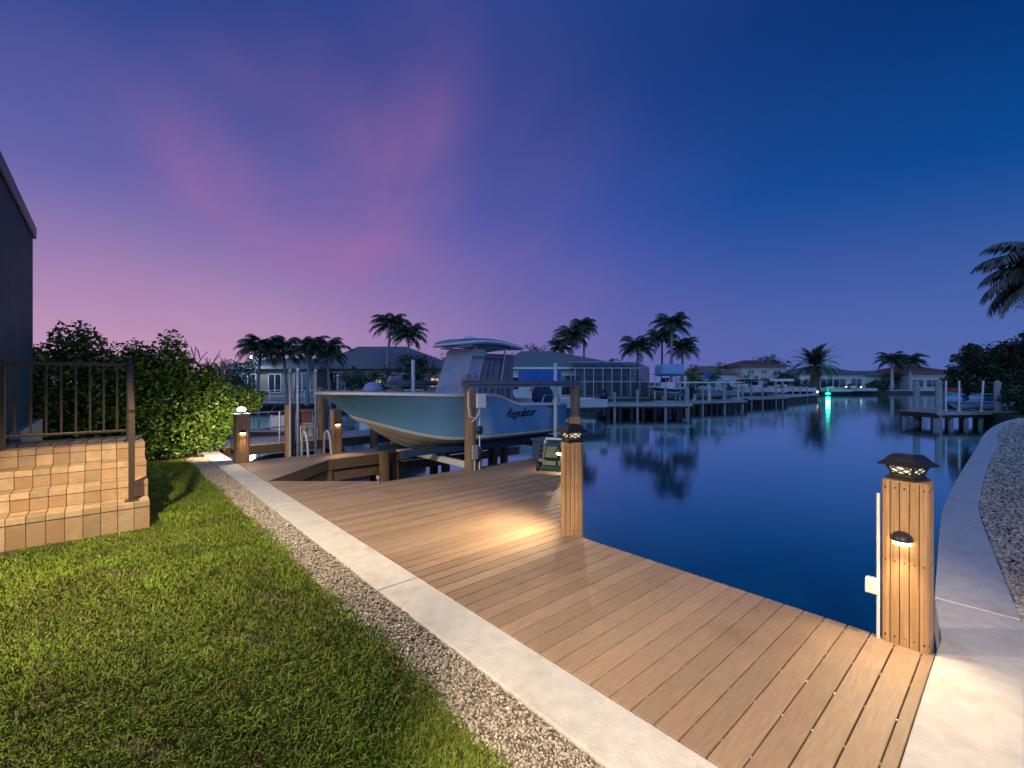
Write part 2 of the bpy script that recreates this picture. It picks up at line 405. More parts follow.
# gravel stones
def stones(name, P, size, label):
    ico = [];  ph = (1+5**.5)/2
    base = np.array([(-1,ph,0),(1,ph,0),(-1,-ph,0),(1,-ph,0),(0,-1,ph),(0,1,ph),(0,-1,-ph),(0,1,-ph),(ph,0,-1),(ph,0,1),(-ph,0,-1),(-ph,0,1)])/1.9
    F = np.array([(0,11,5),(0,5,1),(0,1,7),(0,7,10),(0,10,11),(1,5,9),(5,11,4),(11,10,2),(10,7,6),(7,1,8),(3,9,4),(3,4,2),(3,2,6),(3,6,8),(3,8,9),(4,9,5),(2,4,11),(6,2,10),(8,6,7),(9,8,1)])
    r = np.random.default_rng(3); N = len(P)
    S = size[:,None,None]*r.uniform(.55,1.15,(N,1,3))
    V = (base[None]+r.normal(0,.12,(N,12,3)))*S
    A = r.uniform(0,2*PI,N); B = r.uniform(-.5,.5,N)
    ca, sa, cb, sb = np.cos(A), np.sin(A), np.cos(B), np.sin(B)
    x = V[:,:,0].copy(); z = V[:,:,2]*.75
    x2 = x*cb[:,None]-z*sb[:,None]; z2 = x*sb[:,None]+z*cb[:,None]; y = V[:,:,1]
    V = np.stack([x2*ca[:,None]-y*sa[:,None], x2*sa[:,None]+y*ca[:,None], z2], -1)+P[:,None]
    FF = (F[None]+12*np.arange(N)[:,None,None]).reshape(-1,3)
    o = np_mesh(name, V.reshape(-1,3), [FF], M_stone); o.data.shade_smooth()
    return tag(o, label, 'gravel', kind='stuff')
r = np.random.default_rng(11)
N = 21000
yy = .5+12.1*r.uniform(0,1,N)**1.45
xx = r.uniform(1.345,1.695,N)+.03*np.sin(yy*3)*(r.uniform(0,1,N)<.5)
spill = r.uniform(0,1,N) < .05; xx = np.where(spill, 1.42-r.exponential(.06,N), xx)
keep = xx < 1.692
xx, yy = xx[keep], yy[keep]
sz = .0072*r.lognormal(0,.25,len(xx))*(1+.05*yy)
stones('gravel', np.stack([xx,yy,-.016+r.uniform(0,.016,len(xx))],-1), sz, 'pale pebble gravel strip between lawn and straight seawall cap')
N = 24000
q = r.uniform(0,1,N)**1.7*(len(capR)-1.01); i0 = q.astype(int); f = q-i0
cR = np.array([(p.x,p.y) for p in capR]); base = cR[i0]*(1-f[:,None])+cR[i0+1]*f[:,None]
tan = cR[i0+1]-cR[i0]; tan /= np.linalg.norm(tan,axis=1)[:,None]; nrm = np.stack([tan[:,1],-tan[:,0]],-1)
off = .01+r.uniform(0,1,N)**1.3*(.5+.10*q)*1.2
pp = base+nrm*off[:,None]
pre = np.stack([r.uniform(1.5,5.1,6000), -r.uniform(0,1,6000)**1.4*1.2-.015],-1)
pp = np.concatenate([pp,pre]); dd = np.hypot(pp[:,0],pp[:,1])
stones('gravel', np.stack([pp[:,0],pp[:,1],-.036+r.uniform(0,.028,len(pp))],-1), .013*r.lognormal(0,.3,len(pp))*(1+.05*dd), 'grey brown pebble gravel beside the wavy right seawall cap')

# lawn
lawn = [(-1.02,-.5),(1.33,.35)]+[(1.385-.009*max(.6*k-4.4,0)+.03*math.sin((.6+.6*k)*2.3+1), .6+k*.6) for k in range(20)]+[(1.25,12.6),(-1.02,12.6)]
mb = MB(); mb.prism([(-1.02,.012)]+lawn[1:], -.034, -.012); struct(mb.build('lawn_ground', M_soil))
r = np.random.default_rng(5)
def blades(N, fy, h0, wd, m, name, label, xlim=(-1.0,1.46), dead=False):
    y = fy(r.uniform(0,1,N)); x = r.uniform(xlim[0], xlim[1], N)
    edge = 1.385-.009*np.maximum(y-5,0)+.03*np.sin(y*2.3+1)+.018*np.sin(y*9)
    k = (x < edge+r.normal(0,.022,N)) & ~((y > 6.9) & (x < .40))
    bare = (np.sin(x*5.1+1.3*y)*np.sin(y*3.7+2*x)+.4*np.sin(11*x+7*y) > 1.02) & (r.uniform(0,1,N) < .55)
    if not dead: k &= ~bare
    x, y = x[k], y[k]; n = len(x)
    sc = 1+.07*y
    h = h0*r.uniform(.45,1.25,n)*(1+.25*np.sin(2.3*x+1.1*y)*np.sin(1.7*y)); a = r.uniform(0,2*PI,n); la = r.uniform(0,2*PI,n)
    lean = r.uniform(.25,1.15,n)*h
    wx, wy = np.cos(a)*wd*sc/2, np.sin(a)*wd*sc/2; lx, ly = np.cos(la)*lean, np.sin(la)*lean
    z0 = np.full(n,-.014)
    V = np.stack([np.stack([x-wx,y-wy,z0],-1), np.stack([x+wx,y+wy,z0],-1),
                  np.stack([x+wx*.8+lx*.35,y+wy*.8+ly*.35,z0+h*.62],-1), np.stack([x-wx*.8+lx*.35,y-wy*.8+ly*.35,z0+h*.62],-1),
                  np.stack([x+lx,y+ly,z0+h*(.95-.25*lean/h)],-1)],1)
    b = 5*np.arange(n)[:,None]
    o = np_mesh(name, V.reshape(-1,3), [b+np.array([[0,1,2,3]]), b+np.array([[3,2,4]])], m)
    return tag(o, label, 'grass', kind='stuff')
blades(250000, lambda u: .8+11.7*u**1.75, .043, .0055, M_grass, 'grass', 'mown green lawn below the tiled steps')
blades(2600, lambda u: .9+11*u**1.6, .085, .007, M_grass, 'tall_grass', 'taller unmown blades standing out of the lawn')
blades(16000, lambda u: 1.0+11.5*u**1.6, .03, .005, M_dead, 'dry_grass', 'straw coloured dry blades scattered in the lawn', dead=True)
blades(9000, lambda u: 1.0+11.3*u**1.5, .02, .006, M_dead, 'dead_leaves', 'brown dead leaf litter along gravel edge of lawn', xlim=(1.22,1.48), dead=True)

# ------------------------------------------------------------------ main deck
pitch, gap = .1365, .008
def dright(y):
    if y < 3.35: return 3.98
    if y < 6.5: return 3.98+(y-3.35)*(7.6-3.98)/(6.5-3.35)
    if y <= 7.40: return 7.6
    return 3.62-(y-7.45)*(1.5/1.35)
dk = thing('dock', 'tan composite deck with diagonal corner and boards running to water', 'dock', (3,3.5,0))
mb = MB(); rows = [(.386,.440)]
y = .446
while y < 7.33: rows.append((y, y+pitch-gap)); y += pitch
y75 = y
while y < 8.72: rows.append((y, y+pitch-gap)); y += pitch
for a, b in rows:
    e = .001
    ra, rb = dright(a+e if a < 7.4 else max(a,7.41)), dright(b)
    if a < y75-.01 and b > 7.35: rb = ra
    mb.prism([(2.088,a),(max(ra,2.1),a),(max(rb,2.1),b),(2.088,b)], -.027, -.002)
mb.cur = 1
xj = 2.25
while xj < 7.6:
    for a, b in rows:
        if b < 5.5 and xj < dright(b)-.05: mb.box(xj-.009, xj+.009, b-.001, b+gap+.001, -.016, -.006)
    xj += .406
mb.build('decking', [M_deck, M_clip], dk, bevel=.004)
mb = MB()
xj = 2.2
while xj < 7.55:
    ymax = 7.3 if xj > 3.55 else 7.3+(3.55-xj)*.9
    ymin = .42 if xj < 3.9 else 3.35+(xj-3.98)*.87+.08
    mb.box(xj-.02, xj+.02, ymin, ymax, -.24, -.03); xj += .406
mb.prism([(2.1,.40),(3.93,.40),(3.93,3.4),(7.5,6.52),(7.5,7.3),(3.6,7.3),(2.1,8.6)], -.06, -.045)
mb.build('joist', M_joist, dk)
mb = MB()
def board(a, b, z0, z1, tck=.03):
    a, b = Vector(a), Vector(b); nn = Vector((-(b-a).y,(b-a).x)).normalized()*tck/2
    mb.prism([(a-nn)[:], (b-nn)[:], (b+nn)[:], (a+nn)[:]][::1], z0, z1)
for a, b in (((3.965,.39),(3.965,3.36)),((3.965,3.36),(7.58,6.5)),((7.58,6.5),(7.58,7.40)),((7.58,7.425),(3.6,7.425)),((3.61,7.43),(2.1,8.80))):
    board(a, b, -.26, -.030)
mb.build('fascia', M_fascia, dk)
for px_, py_ in ((3.75,1.2),(3.75,2.9),(5.4,4.9),(7.2,6.6),(5.4,7.2),(3.8,7.2)):
    mb = MB(); mb.tube([(px_,py_,-2.6),(px_,py_,-.06)], .12, 12); mb.build('pile', M_pile, dk, smooth=True)

# far walkway
wk = thing('dock', 'narrow tan composite walkway on far side of boat slip', 'dock', (4,10.8,0))
mb = MB(); y = 8.86
first = True
while y < 11.2:
    b = min(y+pitch-gap, 11.28)
    def dl(q): return 2.088
    def xr(q): return 9.6
    if y < 10.3:   # triangular corner
        xa = 2.088+(y-8.80)*1.62/1.55; xb = 2.088+(b-8.80)*1.62/1.55
        mb.prism([(2.088,y),(xa,y),(xb,b),(2.088,b)], -.027, -.002)
    else: mb.prism([(2.088,y),(9.6,y),(9.6,b),(2.088,b)], -.027, -.002)
    y += pitch
mb.build('decking', M_deck, wk, bevel=.004)
mb = MB(); board((2.1,8.84),(3.70,10.37),-.24,-.030); board((3.70,10.345),(9.6,10.345),-.24,-.030); board((2.1,11.30),(9.6,11.30),-.2,-.03); mb.build('fascia', M_fascia, wk)
mb = MB(); board((2.3,9.2),(3.76,10.52),-.52,-.30,.08); board((3.7,10.50),(9.6,10.50),-.52,-.30,.08)
mb.build('beam', M_pile, wk)
for px_ in (3.75,5.14,6.9,9.0):
    for py_ in (10.5,11.1):
        mb = MB(); zt = -.06 if not (px_ == 5.14 and py_ == 10.5) else -.06
        mb.tube([(px_,py_,-2.6),(px_,py_,zt)], .12, 12); mb.build('pile', M_pile, wk, smooth=True)
# stub pile standing in front of the walkway
mb = MB(); mb.tube([(4.92,10.10,-2.6),(4.92,10.10,.22)], .125, 14); mb.cur = 0
o = mb.build('mooring_pile', M_pile, smooth=True); tag(o, 'short brown timber pile standing in slip under the bow', 'pile')

# ------------------------------------------------------------------ wrapped posts
def rsq(w, r_, n=4):
    P = []
    for cx, cy, a0 in ((w-r_,w-r_,0),(-w+r_,w-r_,90),(-w+r_,-w+r_,180),(w-r_,-w+r_,270)):
        for k in range(n+1):
            a = math.radians(a0+90*k/n); P.append((cx+r_*math.cos(a), cy+r_*math.sin(a)))
    return P
def post(cx, cy, w, h, rot, label, ns=5, lantern=None, fixture=None, z0=-.5, litcol=(1,.72,.38)):
    tt = thing('wrapped_post', label, 'dock post', (cx,cy,0), rot, 'board wrapped dock posts')
    mb = MB()
    core = rsq(w-.016, .03); mb.prism(core, z0, h-.004); mb.cur = 0
    mb.build('core', M_joist, tt, local=True)
    mb = MB(); bw = 2*w/ns
    for s in range(4):
        M = Matrix.Rotation(s*PI/2, 4, 'Z')
        for k in range(ns):
            x0, x1 = -w+k*bw+.0022, -w+(k+1)*bw-.0022
            st = len(mb.v)
            if k == 0 or k == ns-1:   # rounded corner board
                e = x0 if k == 0 else x1; i_ = x1 if k == 0 else x0; sg = 1 if k == 0 else -1
                P = [(i_,-w),(e+sg*.026,-w),(e+sg*.008,-w+.010),(e+sg*.001,-w+.026),(i_,-w+.026)]
                if k == ns-1: P = P[::-1]
                mb.prism(P[::-1], z0, h)
            else: mb.box(x0,x1,-w,-w+.02,z0,h)
            mb.xf(M, st)
    mb.cur = 1
    for k in range(ns):
        x = -w+(k+.5)*bw
        for zq in (.05, .55, h-.04): 
            for s in range(4):
                st = len(mb.v); mb.box(x-.005,x+.005,-w-.0015,-w+.002,zq-.005+rnd.uniform(-.006,.006),zq+.005); mb.xf(Matrix.Rotation(s*PI/2,4,'Z'), st)
    mb.build('boards', [M_wrap, M_joist], tt, local=True, bevel=.003)
    mb = MB(); mb.prism(rsq(w-.004,.03), h-.001, h+.006); mb.build('top_plate', M_wrap, tt, local=True)
    return tt
def hood_light(tt, side, h, w, x=0, power=6, spot=120, glow=True, scale=1.0, tilt=.35):
    """half-dome hooded step light on one face of a post; side = rotation of the outward -y face"""
    M = Matrix.Rotation(side, 4, 'Z')
    s = scale
    mb = MB()
    # hood: quarter-ellipsoid
    n, m_ = 14, 7; vs = []
    for i in range(m_+1):
        ph = PI/2*i/m_
        for j in range(n+1):
            a = PI*j/n
            vs.append((x+.058*s*math.cos(a)*math.cos(ph), -w-.070*s*math.sin(a)*math.cos(ph), h+.050*s*math.sin(ph)))
    fs = [(i*(n+1)+j, i*(n+1)+j+1, (i+1)*(n+1)+j+1, (i+1)*(n+1)+j) for i in range(m_) for j in range(n)]
    mb.add(vs, fs)
    mb.prism([(x+.058*s*math.cos(PI*j/n), -w-.070*s*math.sin(PI*j/n)) for j in range(n,-1,-1)], h-.010*s, h+.001)
    mb.xf(M); hd = mb.build('light_hood', M_lamp, tt, local=True, smooth=True)
    mb = MB()
    P = [(x+.048*s*math.cos(PI*j/n), -w-.056*s*math.sin(PI*j/n)) for j in range(n,-1,-1)]
    mb.prism(P, h-.034*s, h-.011*s)
    mb.xf(M); mb.build('light_lens', M_led, hd, local=True)
    R = ROOT[tt.name] @ M
    p = R @ Vector((x,-w-.045*s,h-.055*s)); q = R @ Vector((x,-w-.045*s-tilt,0))
    add_light('SPOT', p, power, (1,.74,.42), q, .02, spot, .9)
def lantern(tt, h, rot=0, s=1.0, power=2, label=None):
    M = Matrix.Rotation(rot, 4, 'Z')
    ln = MB()
    ln.prism(rsq(.098*s,.01,2), h+.004, h+.022*s); ln.prism(rsq(.086*s,.01,2), h+.022*s, h+.040*s)
    st0 = len(ln.v)
    hb, ht, wb, wt = h+.045*s, h+.118*s, .068*s, .090*s
    for sx_, sy_ in ((1,1),(-1,1),(-1,-1),(1,-1)): ln.bar((sx_*wb,sy_*wb,hb),(sx_*wt,sy_*wt,ht), .016*s)
    for k in range(4):
        K = Matrix.Rotation(k*PI/2,4,'Z'); st = len(ln.v)
        for (xa,za),(xb,zb) in (((-1,0),(1,1)),((1,0),(-1,1)),((-1,.5),(0,1)),((0,1),(1,.5)),((-1,.5),(0,0)),((0,0),(1,.5))):
            fa, fb = wb+(wt-wb)*za, wb+(wt-wb)*zb
            ln.bar((xa*fa,-fa-.002,hb+(ht-hb)*za),(xb*fb,-fb-.002,hb+(ht-hb)*zb), .0085*s)
        ln.bar((-wb,-wb,hb+.004),(wb,-wb,hb+.004), .012*s)
        ln.xf(K, st)
    # flared hipped roof, flat solar panel on top
    rp = [(.133*s,h+.114*s),(.136*s,h+.124*s),(.108*s,h+.148*s),(.086*s,h+.180*s),(.066*s,h+.2*s),(.0,h+.202*s)]
    st = len(ln.v)
    prof = [(r_*1.414, z) for r_, z in rp]
    ln.lathe((0,0,0), prof[:-1], 4); ln.xf(Matrix.Rotation(PI/4,4,'Z'), st)
    ln.xf(M); L = ln.build('solar_lantern', M_lamp, tt, local=True, bevel=.002)
    mb = MB(); vs = [(sx_*wb*.93,sy_*wb*.93,hb+.001) for sx_,sy_ in ((1,1),(-1,1),(-1,-1),(1,-1))]+[(sx_*wt*.93,sy_*wt*.93,ht) for sx_,sy_ in ((1,1),(-1,1),(-1,-1),(1,-1))]
    mb.add(vs, [(0,1,5,4),(1,2,6,5),(2,3,7,6),(3,0,4,7),(3,2,1,0),(4,5,6,7)]); mb.xf(M); mb.build('lantern_pane', M_pane, L, local=True)
    mb = MB(); mb.prism(rsq(.052*s,.006,2), h+.2002*s, h+.2035*s); mb.xf(M); mb.build('solar_panel', M_glass, L, local=True)
    return L
pA = post(4.045,.53,.122,1.08,0,'tan board wrapped post with black lantern nearest the right seawall', 5)
lantern(pA, 1.08, math.radians(-22), .88)
hood_light(pA, -PI/2, .71, .122, x=-.012, power=34, spot=122, tilt=.42)
mb = MB(); mb.tube([(3.935,.668,-.05),(3.935,.668,.985)], .010, 8); mb.box(3.895,3.925,.654,.70,.44,.62) if False else None
mb.build('conduit', M_pvc, pA, smooth=True)
mb = MB(); mb.box(3.90,3.96,.665,.735,.30,.40); mb.build('junction_box', M_pvc, pA, bevel=.004)
pB = post(4.035,3.50,.122,1.04,math.radians(-45),'tan board wrapped post with black lantern at corner of the deck', 5)
lantern(pB, 1.04, math.radians(25), 1.04)
hood_light(pB, math.radians(-45+0), .80, .122, power=0.01, spot=100) if False else None
hood_light(pB, -PI*.5-0.0, .80, .122, power=0.01) if False else None
hood_light(pB, -PI/2, .93, .122, power=190, spot=126, tilt=1.25)
pE = post(7.76,6.64,.12,.95,math.radians(-45),'tan board wrapped post at far deck corner behind the lantern post', 5)
hood_light(pE, 0, .72, .12, power=150, spot=100, tilt=1.0)
pC = post(2.16,11.20,.135,1.03,0,'tan post with glowing round white lamp beside the hedge', 4)
mb = MB(); mb.prism(rsq(.145,.01,2),1.037,1.052); mb.build('cap_plate', M_white, pC, local=True, bevel=.003)
mb = MB(); mb.lathe((0,0,0),[(.05,1.062),(.11,1.08),(.11,1.095),(.07,1.10)],18); lb = mb.build('lamp_base', M_black, pC, local=True, smooth=True)
mb = MB(); mb.ball((0,0,1.135),.085,.085,.05,16,8); mb.build('lamp_globe', M_ledw, lb, local=True, smooth=True)
hood_light(pC, 0, .66, .135, power=14, spot=108, tilt=.3)
pD = post(4.16,11.13,.115,1.05,0,'tan post with small step light on the far walkway', 4)
hood_light(pC, PI, .78, .135, power=420, spot=112, tilt=2.3)
hood_light(pD, 0, .72, .115, power=26, spot=92, tilt=.5)
add_light('POINT', (2.16,11.2,1.30), 45, (1,.88,.62), size=.09)

# ------------------------------------------------------------------ tiled steps and railing
FX = .386; Y0, TR, RZ, R1 = 7.0, .305, .204, .313
steps = thing('tiled_steps', 'travertine tiled entry steps rising from the lawn to the house', 'steps', (-.3,8.2,0))
xl_ = -.985
rr = random.Random(4)
for k in range(4):
    ya = Y0+k*TR; zt = R1+k*RZ; zb = zt-RZ if k else -.03
    yb = 9.05 if k == 3 else Y0+(k+1)*TR+.02
    core = MB(); core.box(xl_, FX-.012, ya+.012, yb if k == 3 else 9.0, zb+.001 if k else -.03, zt-.012)
    mb = MB(); tw = .147
    # risers: nosing course and body course; tread: courses of square tiles
    x = FX
    while x > xl_:
        x2 = max(x-tw, xl_); j = rr.uniform(-.0015,.0015)
        mb.box(x2+.003, x-.003, ya+j, ya+.03, zt-.066, zt)                # nosing front
        if k == 0:
            mb.box(x2+.003, x-.003, ya+.008+j, ya+.03, zb, zt-.071)
        else: mb.box(x2+.003, x-.003, ya+.008+j, ya+.03, zb+.002, zt-.071)
        yt = ya+.033
        while yt < (yb if k == 3 else yb-.02):
            y2 = min(yt+.16, yb); jj = rr.uniform(-.001,.001)
            mb.box(x2+.003, x-.003, yt, y2-.005, zt-.011, zt+jj); yt = y2
        x = x2
    # right side face
    yt = ya+.033
    yend = 9.05
    while yt < yend-.01 and k < 4:
        y2 = min(yt+.16, yend)
        mb.box(FX-.012, FX, yt, y2-.005, zt-RZ+.002 if k else -.03, zt-.013 if k < 4 else zt); yt = y2
    o = core.build('step_core', M_grout, steps)
    mb.build('step', M_tile, steps, bevel=.003)
rail = thing('metal_railing', 'dark bronze metal handrail with balusters on the tiled steps', 'railing', (.22,8.05,.9))
px0, yr = .22, 8.06
ptop = .925
mb = MB(); mb.box(px0-.026,px0+.026,yr-.026,yr+.026,ptop,2.0); mb.box(px0-.055,px0+.055,yr-.055,yr+.055,ptop,ptop+.014); mb.lathe((px0,yr,2.0),[(.037,0),(.037,.02),(.012,.04)],4); mb.build('newel_post', M_bronze, rail, bevel=.004)
mb = MB(); mb.box(px0-.03,px0+.03,7.13-.03,7.13+.03,.313,1.385); mb.box(px0-.065,px0+.065,7.13-.065,7.13+.065,.313,.328); mb.build('newel_post', M_bronze, rail, bevel=.004)
mb = MB(); mb.bar((px0,8.09,1.985),(px0,7.08,1.395), .06, .05); mb.build('handrail', M_bronze, rail, bevel=.008)
mb = MB(); mb.bar((px0-.02,yr,1.965),(-.95,yr,1.965), .05, .045); mb.build('top_rail', M_bronze, rail, bevel=.006)
mb = MB(); mb.bar((px0-.02,yr,1.085),(-.95,yr,1.085), .04, .03); mb.build('bottom_rail', M_bronze, rail, bevel=.004)
xb = px0-.12
while xb > -.87:
    mb = MB(); mb.box(xb-.0105,xb+.0105,yr-.0105,yr+.0105,1.098,1.945); mb.build('baluster', M_bronze, rail); xb -= .133
mb = MB(); mb.box(-.965,-.905,yr-.03,yr+.03,ptop,2.02); mb.build('newel_post', M_bronze, rail, bevel=.004)
# house corner
hs = thing('house_corner', 'dark blue grey house wall with metal eave at left edge', 'house', (-1.02,8,0))
mb = MB(); mb.box(-7,-1.02,-6,12.1,.0,4.38); mb.build('wall', M_hwall, hs)
mb = MB(); mb.prism([(-7.2,-6.2),(-.98,-6.2),(-.98,12.22),(-7.2,12.22)],4.383,4.60); mb.build('fascia', M_hfas, hs, bevel=.02)
mb = MB(); mb.prism([(-7,-6),(-1.2,-6),(-1.2,11.9),(-7,11.9)],4.603,4.70); mb.build('roof', M_hfas, hs)
mb = MB(); mb.box(-1.017,-.90,9.3,12.2,.3,1.05); mb.build('plinth', M_plinth, hs, bevel=.01)
for yy_ in (5.1,-1.5):
    mb = MB(); mb.box(-1.02,-.93,yy_-.06,yy_+.06,3.2,3.34); mb.tube([(-.93,yy_,3.27),(-.86,yy_,3.25)],.02,8); mb.tube([(-.90,yy_,3.27),(-.76,yy_,3.22)],[.05,.085],14); mb.build('floodlight', M_lamp, hs, smooth=True)

# ------------------------------------------------------------------ boat
def sm(a, b, x):
    q = min(max((x-a)/(b-a),0),1); return q*q*(3-2*q)
def hull_sections(L, B, zk, sheer, chine, n=28, flare=1.0, entry=.34, stemrake=.16):
    S = []
    for i in range(n+1):
        s = i/n
        zs = sheer(s); zc = chine(s)
        bs = B*(1-(1-min(s/.52,1))**2.3)**.62 if s < .52 else B*(1-.06*((s-.52)/.48)**2)
        bc = B*.86*(1-(1-min(max(s-.02,0)/.60,1))**1.9)**.95 if s < .62 else B*.86
        zkk = zk+(zc-zk)*max(0,(1-s/entry))**1.7 if s < entry else zk
        S.append((s, bs, zs, bc, zc, zkk))
    return S
def make_hull(root, L, B, zk, sheer, chine, M, mats, stem_over=.75, n=28):
    """M maps local (x from bow to stern, y to starboard, z) to world. Topsides, bottom, stripe and gunwale are parts."""
    S = hull_sections(L, B, zk, sheer, chine, n)
    def X(s, z):       # raked stem: low points start further aft near the bow
        zs = sheer(0); k = max(0,(zs-z)/(zs-zk)); return L*s+stem_over*L*.22*k**.8*(1-s)**3*1.6
    top, stripe, bot, gun = MB(), MB(), MB(), MB()
    for side in (-1,1):
        rowsT, rowsS, rowsB, rowsG = [], [], [], []
        for s, bs, zs, bc, zc, zk_ in S:
            b = bs
            T = []
            for q in range(7):
                u = q/6; z = zc+.07+(zs-.05-zc-.07)*u
                fl = u**(1.0+1.1*max(0,1-s*1.6))
                T.append((X(s,z), side*(bc*1.015+(b-bc*1.015)*fl), z))
            rowsT.append(T)
            rowsS.append([(X(s,zc), side*bc, zc), (X(s,zc+.02), side*(bc*1.0+.025*min(1,s*6)), zc+.02), (X(s,zc+.068), side*(bc*1.015+.022*min(1,s*6)), zc+.068)])
            B_ = []
            for q in range(9):
                u = q/8; y_ = bc*u; z_ = zk_+(zc-zk_)*u
                if q in (3,6): z_ -= .022
                B_.append((X(s,z_), side*y_, z_))
            rowsB.append(B_)
            rowsG.append([(X(s,zs)-.0, side*(b-.005), zs-.052),(X(s,zs), side*(b+.03), zs-.045),(X(s,zs), side*(b+.03), zs),(X(s,zs)+.05, side*max(b-.16,0), zs+.012),(X(s,zs)+.05, side*max(b-.16,0), zs+.012-.24*sm(.28,.5,s))])
        for mbx, rows_ in ((top,rowsT),(stripe,rowsS),(bot,rowsB),(gun,rowsG)):
            o = len(mbx.v); k = len(rows_[0])
            for rw in rows_: mbx.v += [tuple(M @ Vector(p)) for p in rw]
            for i in range(len(rows_)-1):
                for j in range(k-1):
                    f = (o+i*k+j, o+(i+1)*k+j, o+(i+1)*k+j+1, o+i*k+j+1)
                    mbx.f.append(f if side < 0 else f[::-1]); mbx.mi.append(0)
    # transom
    s, bs, zs, bc, zc, zk_ = S[-1]
    tr = MB(); P = [(L,-bs,zs-.02),(L,-bc,zc),(L,0,zk_),(L,bc,zc),(L,bs,zs-.02)]
    tr.add([M @ Vector(p) for p in P], [(0,1,2,3,4)])
    dkm = MB()
    vs = []
    for s, bs, zs, bc, zc, zk_ in S:
        zd = zs+.002-.42*sm(.3,.52,s)
        for sd in (-1,1): vs.append(M @ Vector((X(s,zs)+.05, sd*max(bs-.14-.16*sm(.25,.45,s)*(1-.4*sm(.6,.9,s)),0.0), zd)))
    dkm.add(vs, [(2*i,2*i+1,2*i+3,2*i+2) for i in range(len(S)-1)])
    hull = top.build('hull_side', mats[0], root, smooth=True, auto=False)
    stripe.build('chine_stripe', mats[2], root, smooth=True, auto=False)
    bot.build('hull_bottom', mats[1], root, smooth=True)
    gun.build('gunwale', mats[2], root, smooth=True)
    tr.build('transom', mats[0], root); dkm.build('cockpit_floor', mats[2], root)
    return S
BX, BY, BL = 2.88, 8.85, 5.84
boat = thing('sport_boat', 'pale blue centre console boat raised on the lift in the slip', 'boat', (6.3,BY,0))
bm = Matrix.Translation((BX,BY,0))
sheer = lambda s: 1.545-.07*sm(0,.5,s)-.24*sm(.572,.724,s)-.035*sm(.724,1,s)
chine = lambda s: .50+.52*max(0,1-s/.42)**1.7
make_hull(boat, BL, 1.2, .24, sheer, chine, bm, (M_hull,M_cream,M_gel))
# bow eye, scuppers, rail
mb = MB(); mb.ball((BX+.62,BY-.22,1.28),.03,.03,.02,8,6); mb.build('bow_eye', M_alu, boat, smooth=True)
# T-top
mb = MB()
def slab(P, z0, z1, nseg=1): mb.prism(P, z0, z1)
tx0, tx1, tw_ = 5.85, 7.50, .80
n = 12; vs = []; 
for i in range(n+1):
    x = tx0+(tx1-tx0)*i/n; cz_ = 2.60+.09*math.sin(PI*min(1,(i/n)*.9+.1))-.02*(i/n)
    ww = tw_*(1-.28*(1-min(1,i/n/.25))**2)
    for y_, zt in ((-ww,cz_-.03),(-ww*.8,cz_+.045),(0,cz_+.075),(ww*.8,cz_+.045),(ww,cz_-.03),(ww,cz_-.085),(0,cz_-.055),(-ww,cz_-.085)): vs.append((x,BY+y_,zt))
fs = [(i*8+j,i*8+(j+1)%8,(i+1)*8+(j+1)%8,(i+1)*8+j) for i in range(n) for j in range(8)]+[tuple(range(7,-1,-1)),tuple(range(n*8,n*8+8))]
mb.add(vs, [f[::-1] for f in fs]); M_ttop = mat('t top blue', (.12,.27,.42), .4, .08)
mb.build('hardtop', M_ttop, boat, smooth=True)
mb = MB()
vs2 = [vs[i*8+0] for i in range(n+1)]
for i in range(n): mb.bar(vs[i*8],vs[(i+1)*8],.035,.045); mb.bar(vs[i*8+4],vs[(i+1)*8+4],.035,.045)
mb.bar(vs[0],vs[4],.035,.045); mb.bar(vs[n*8],vs[n*8+4],.035,.045)
mb.build('hardtop_trim', M_gel, boat)
mb = MB()
for sd in (-1,1):
    mb.tube([(6.2,BY+sd*.45,1.05),(6.3,BY+sd*.5,2.58)],.024,8); mb.tube([(6.95,BY+sd*.50,1.0),(7.1,BY+sd*.62,2.58)],.024,8); mb.tube([(6.1,BY+sd*.60,2.3),(7.05,BY+sd*.62,2.3)],.02,8)
    mb.tube([(6.1,BY+sd*.64,2.54),(7.4,BY+sd*.64,2.54)],.02,8)
mb.bar((6.1,BY-.64,2.54),(6.1,BY+.64,2.54),.03); mb.bar((7.0,BY-.64,2.54),(7.0,BY+.64,2.54),.03); mb.build('hardtop_frame', M_alu, boat, smooth=True)
# console and enclosure
mb = MB(); mb.box(6.25,6.8,BY-.4,BY+.4,.9,1.9); mb.build('console', M_gel, boat, bevel=.05)
mb = MB()
# sloped clear/canvas front
P0, P1 = (5.86,1.43),(6.24,2.49)
mb.add([(P0[0],BY-.56,P0[1]),(P0[0],BY+.56,P0[1]),(P1[0],BY+.56,P1[1]),(P1[0],BY-.56,P1[1])],[(0,3,2,1)])
for sd in (-1,1):
    cols = 34; o = len(mb.v)
    for j in range(2+5):
        u = j/6
        for i in range(cols+1):
            q = i/cols
            xb_ = P0[0]+(7.36-P0[0])*q; xt_ = P1[0]+(7.40-P1[0])*q
            x = xb_+(xt_-xb_)*u; z = (1.42-.25*sm(.4,1,q))+((2.49-.10*sm(.2,.3,q))-(1.42-.25*sm(.4,1,q)))*u
            amp = .07*(1-.55*u)*min(1,(q-.22)*8) if q > .22 else 0
            yw = .56+amp*math.sin(q*52+.8*math.sin(q*17)+u*.8)-.03*math.sin(PI*u)
            mb.v.append((x,BY+sd*yw,z))
    for j in range(6):
        for i in range(cols):
            f = (o+j*(cols+1)+i, o+j*(cols+1)+i+1, o+(j+1)*(cols+1)+i+1, o+(j+1)*(cols+1)+i)
            mb.f.append(f if sd < 0 else f[::-1]); mb.mi.append(1 if i > 8 else 0)
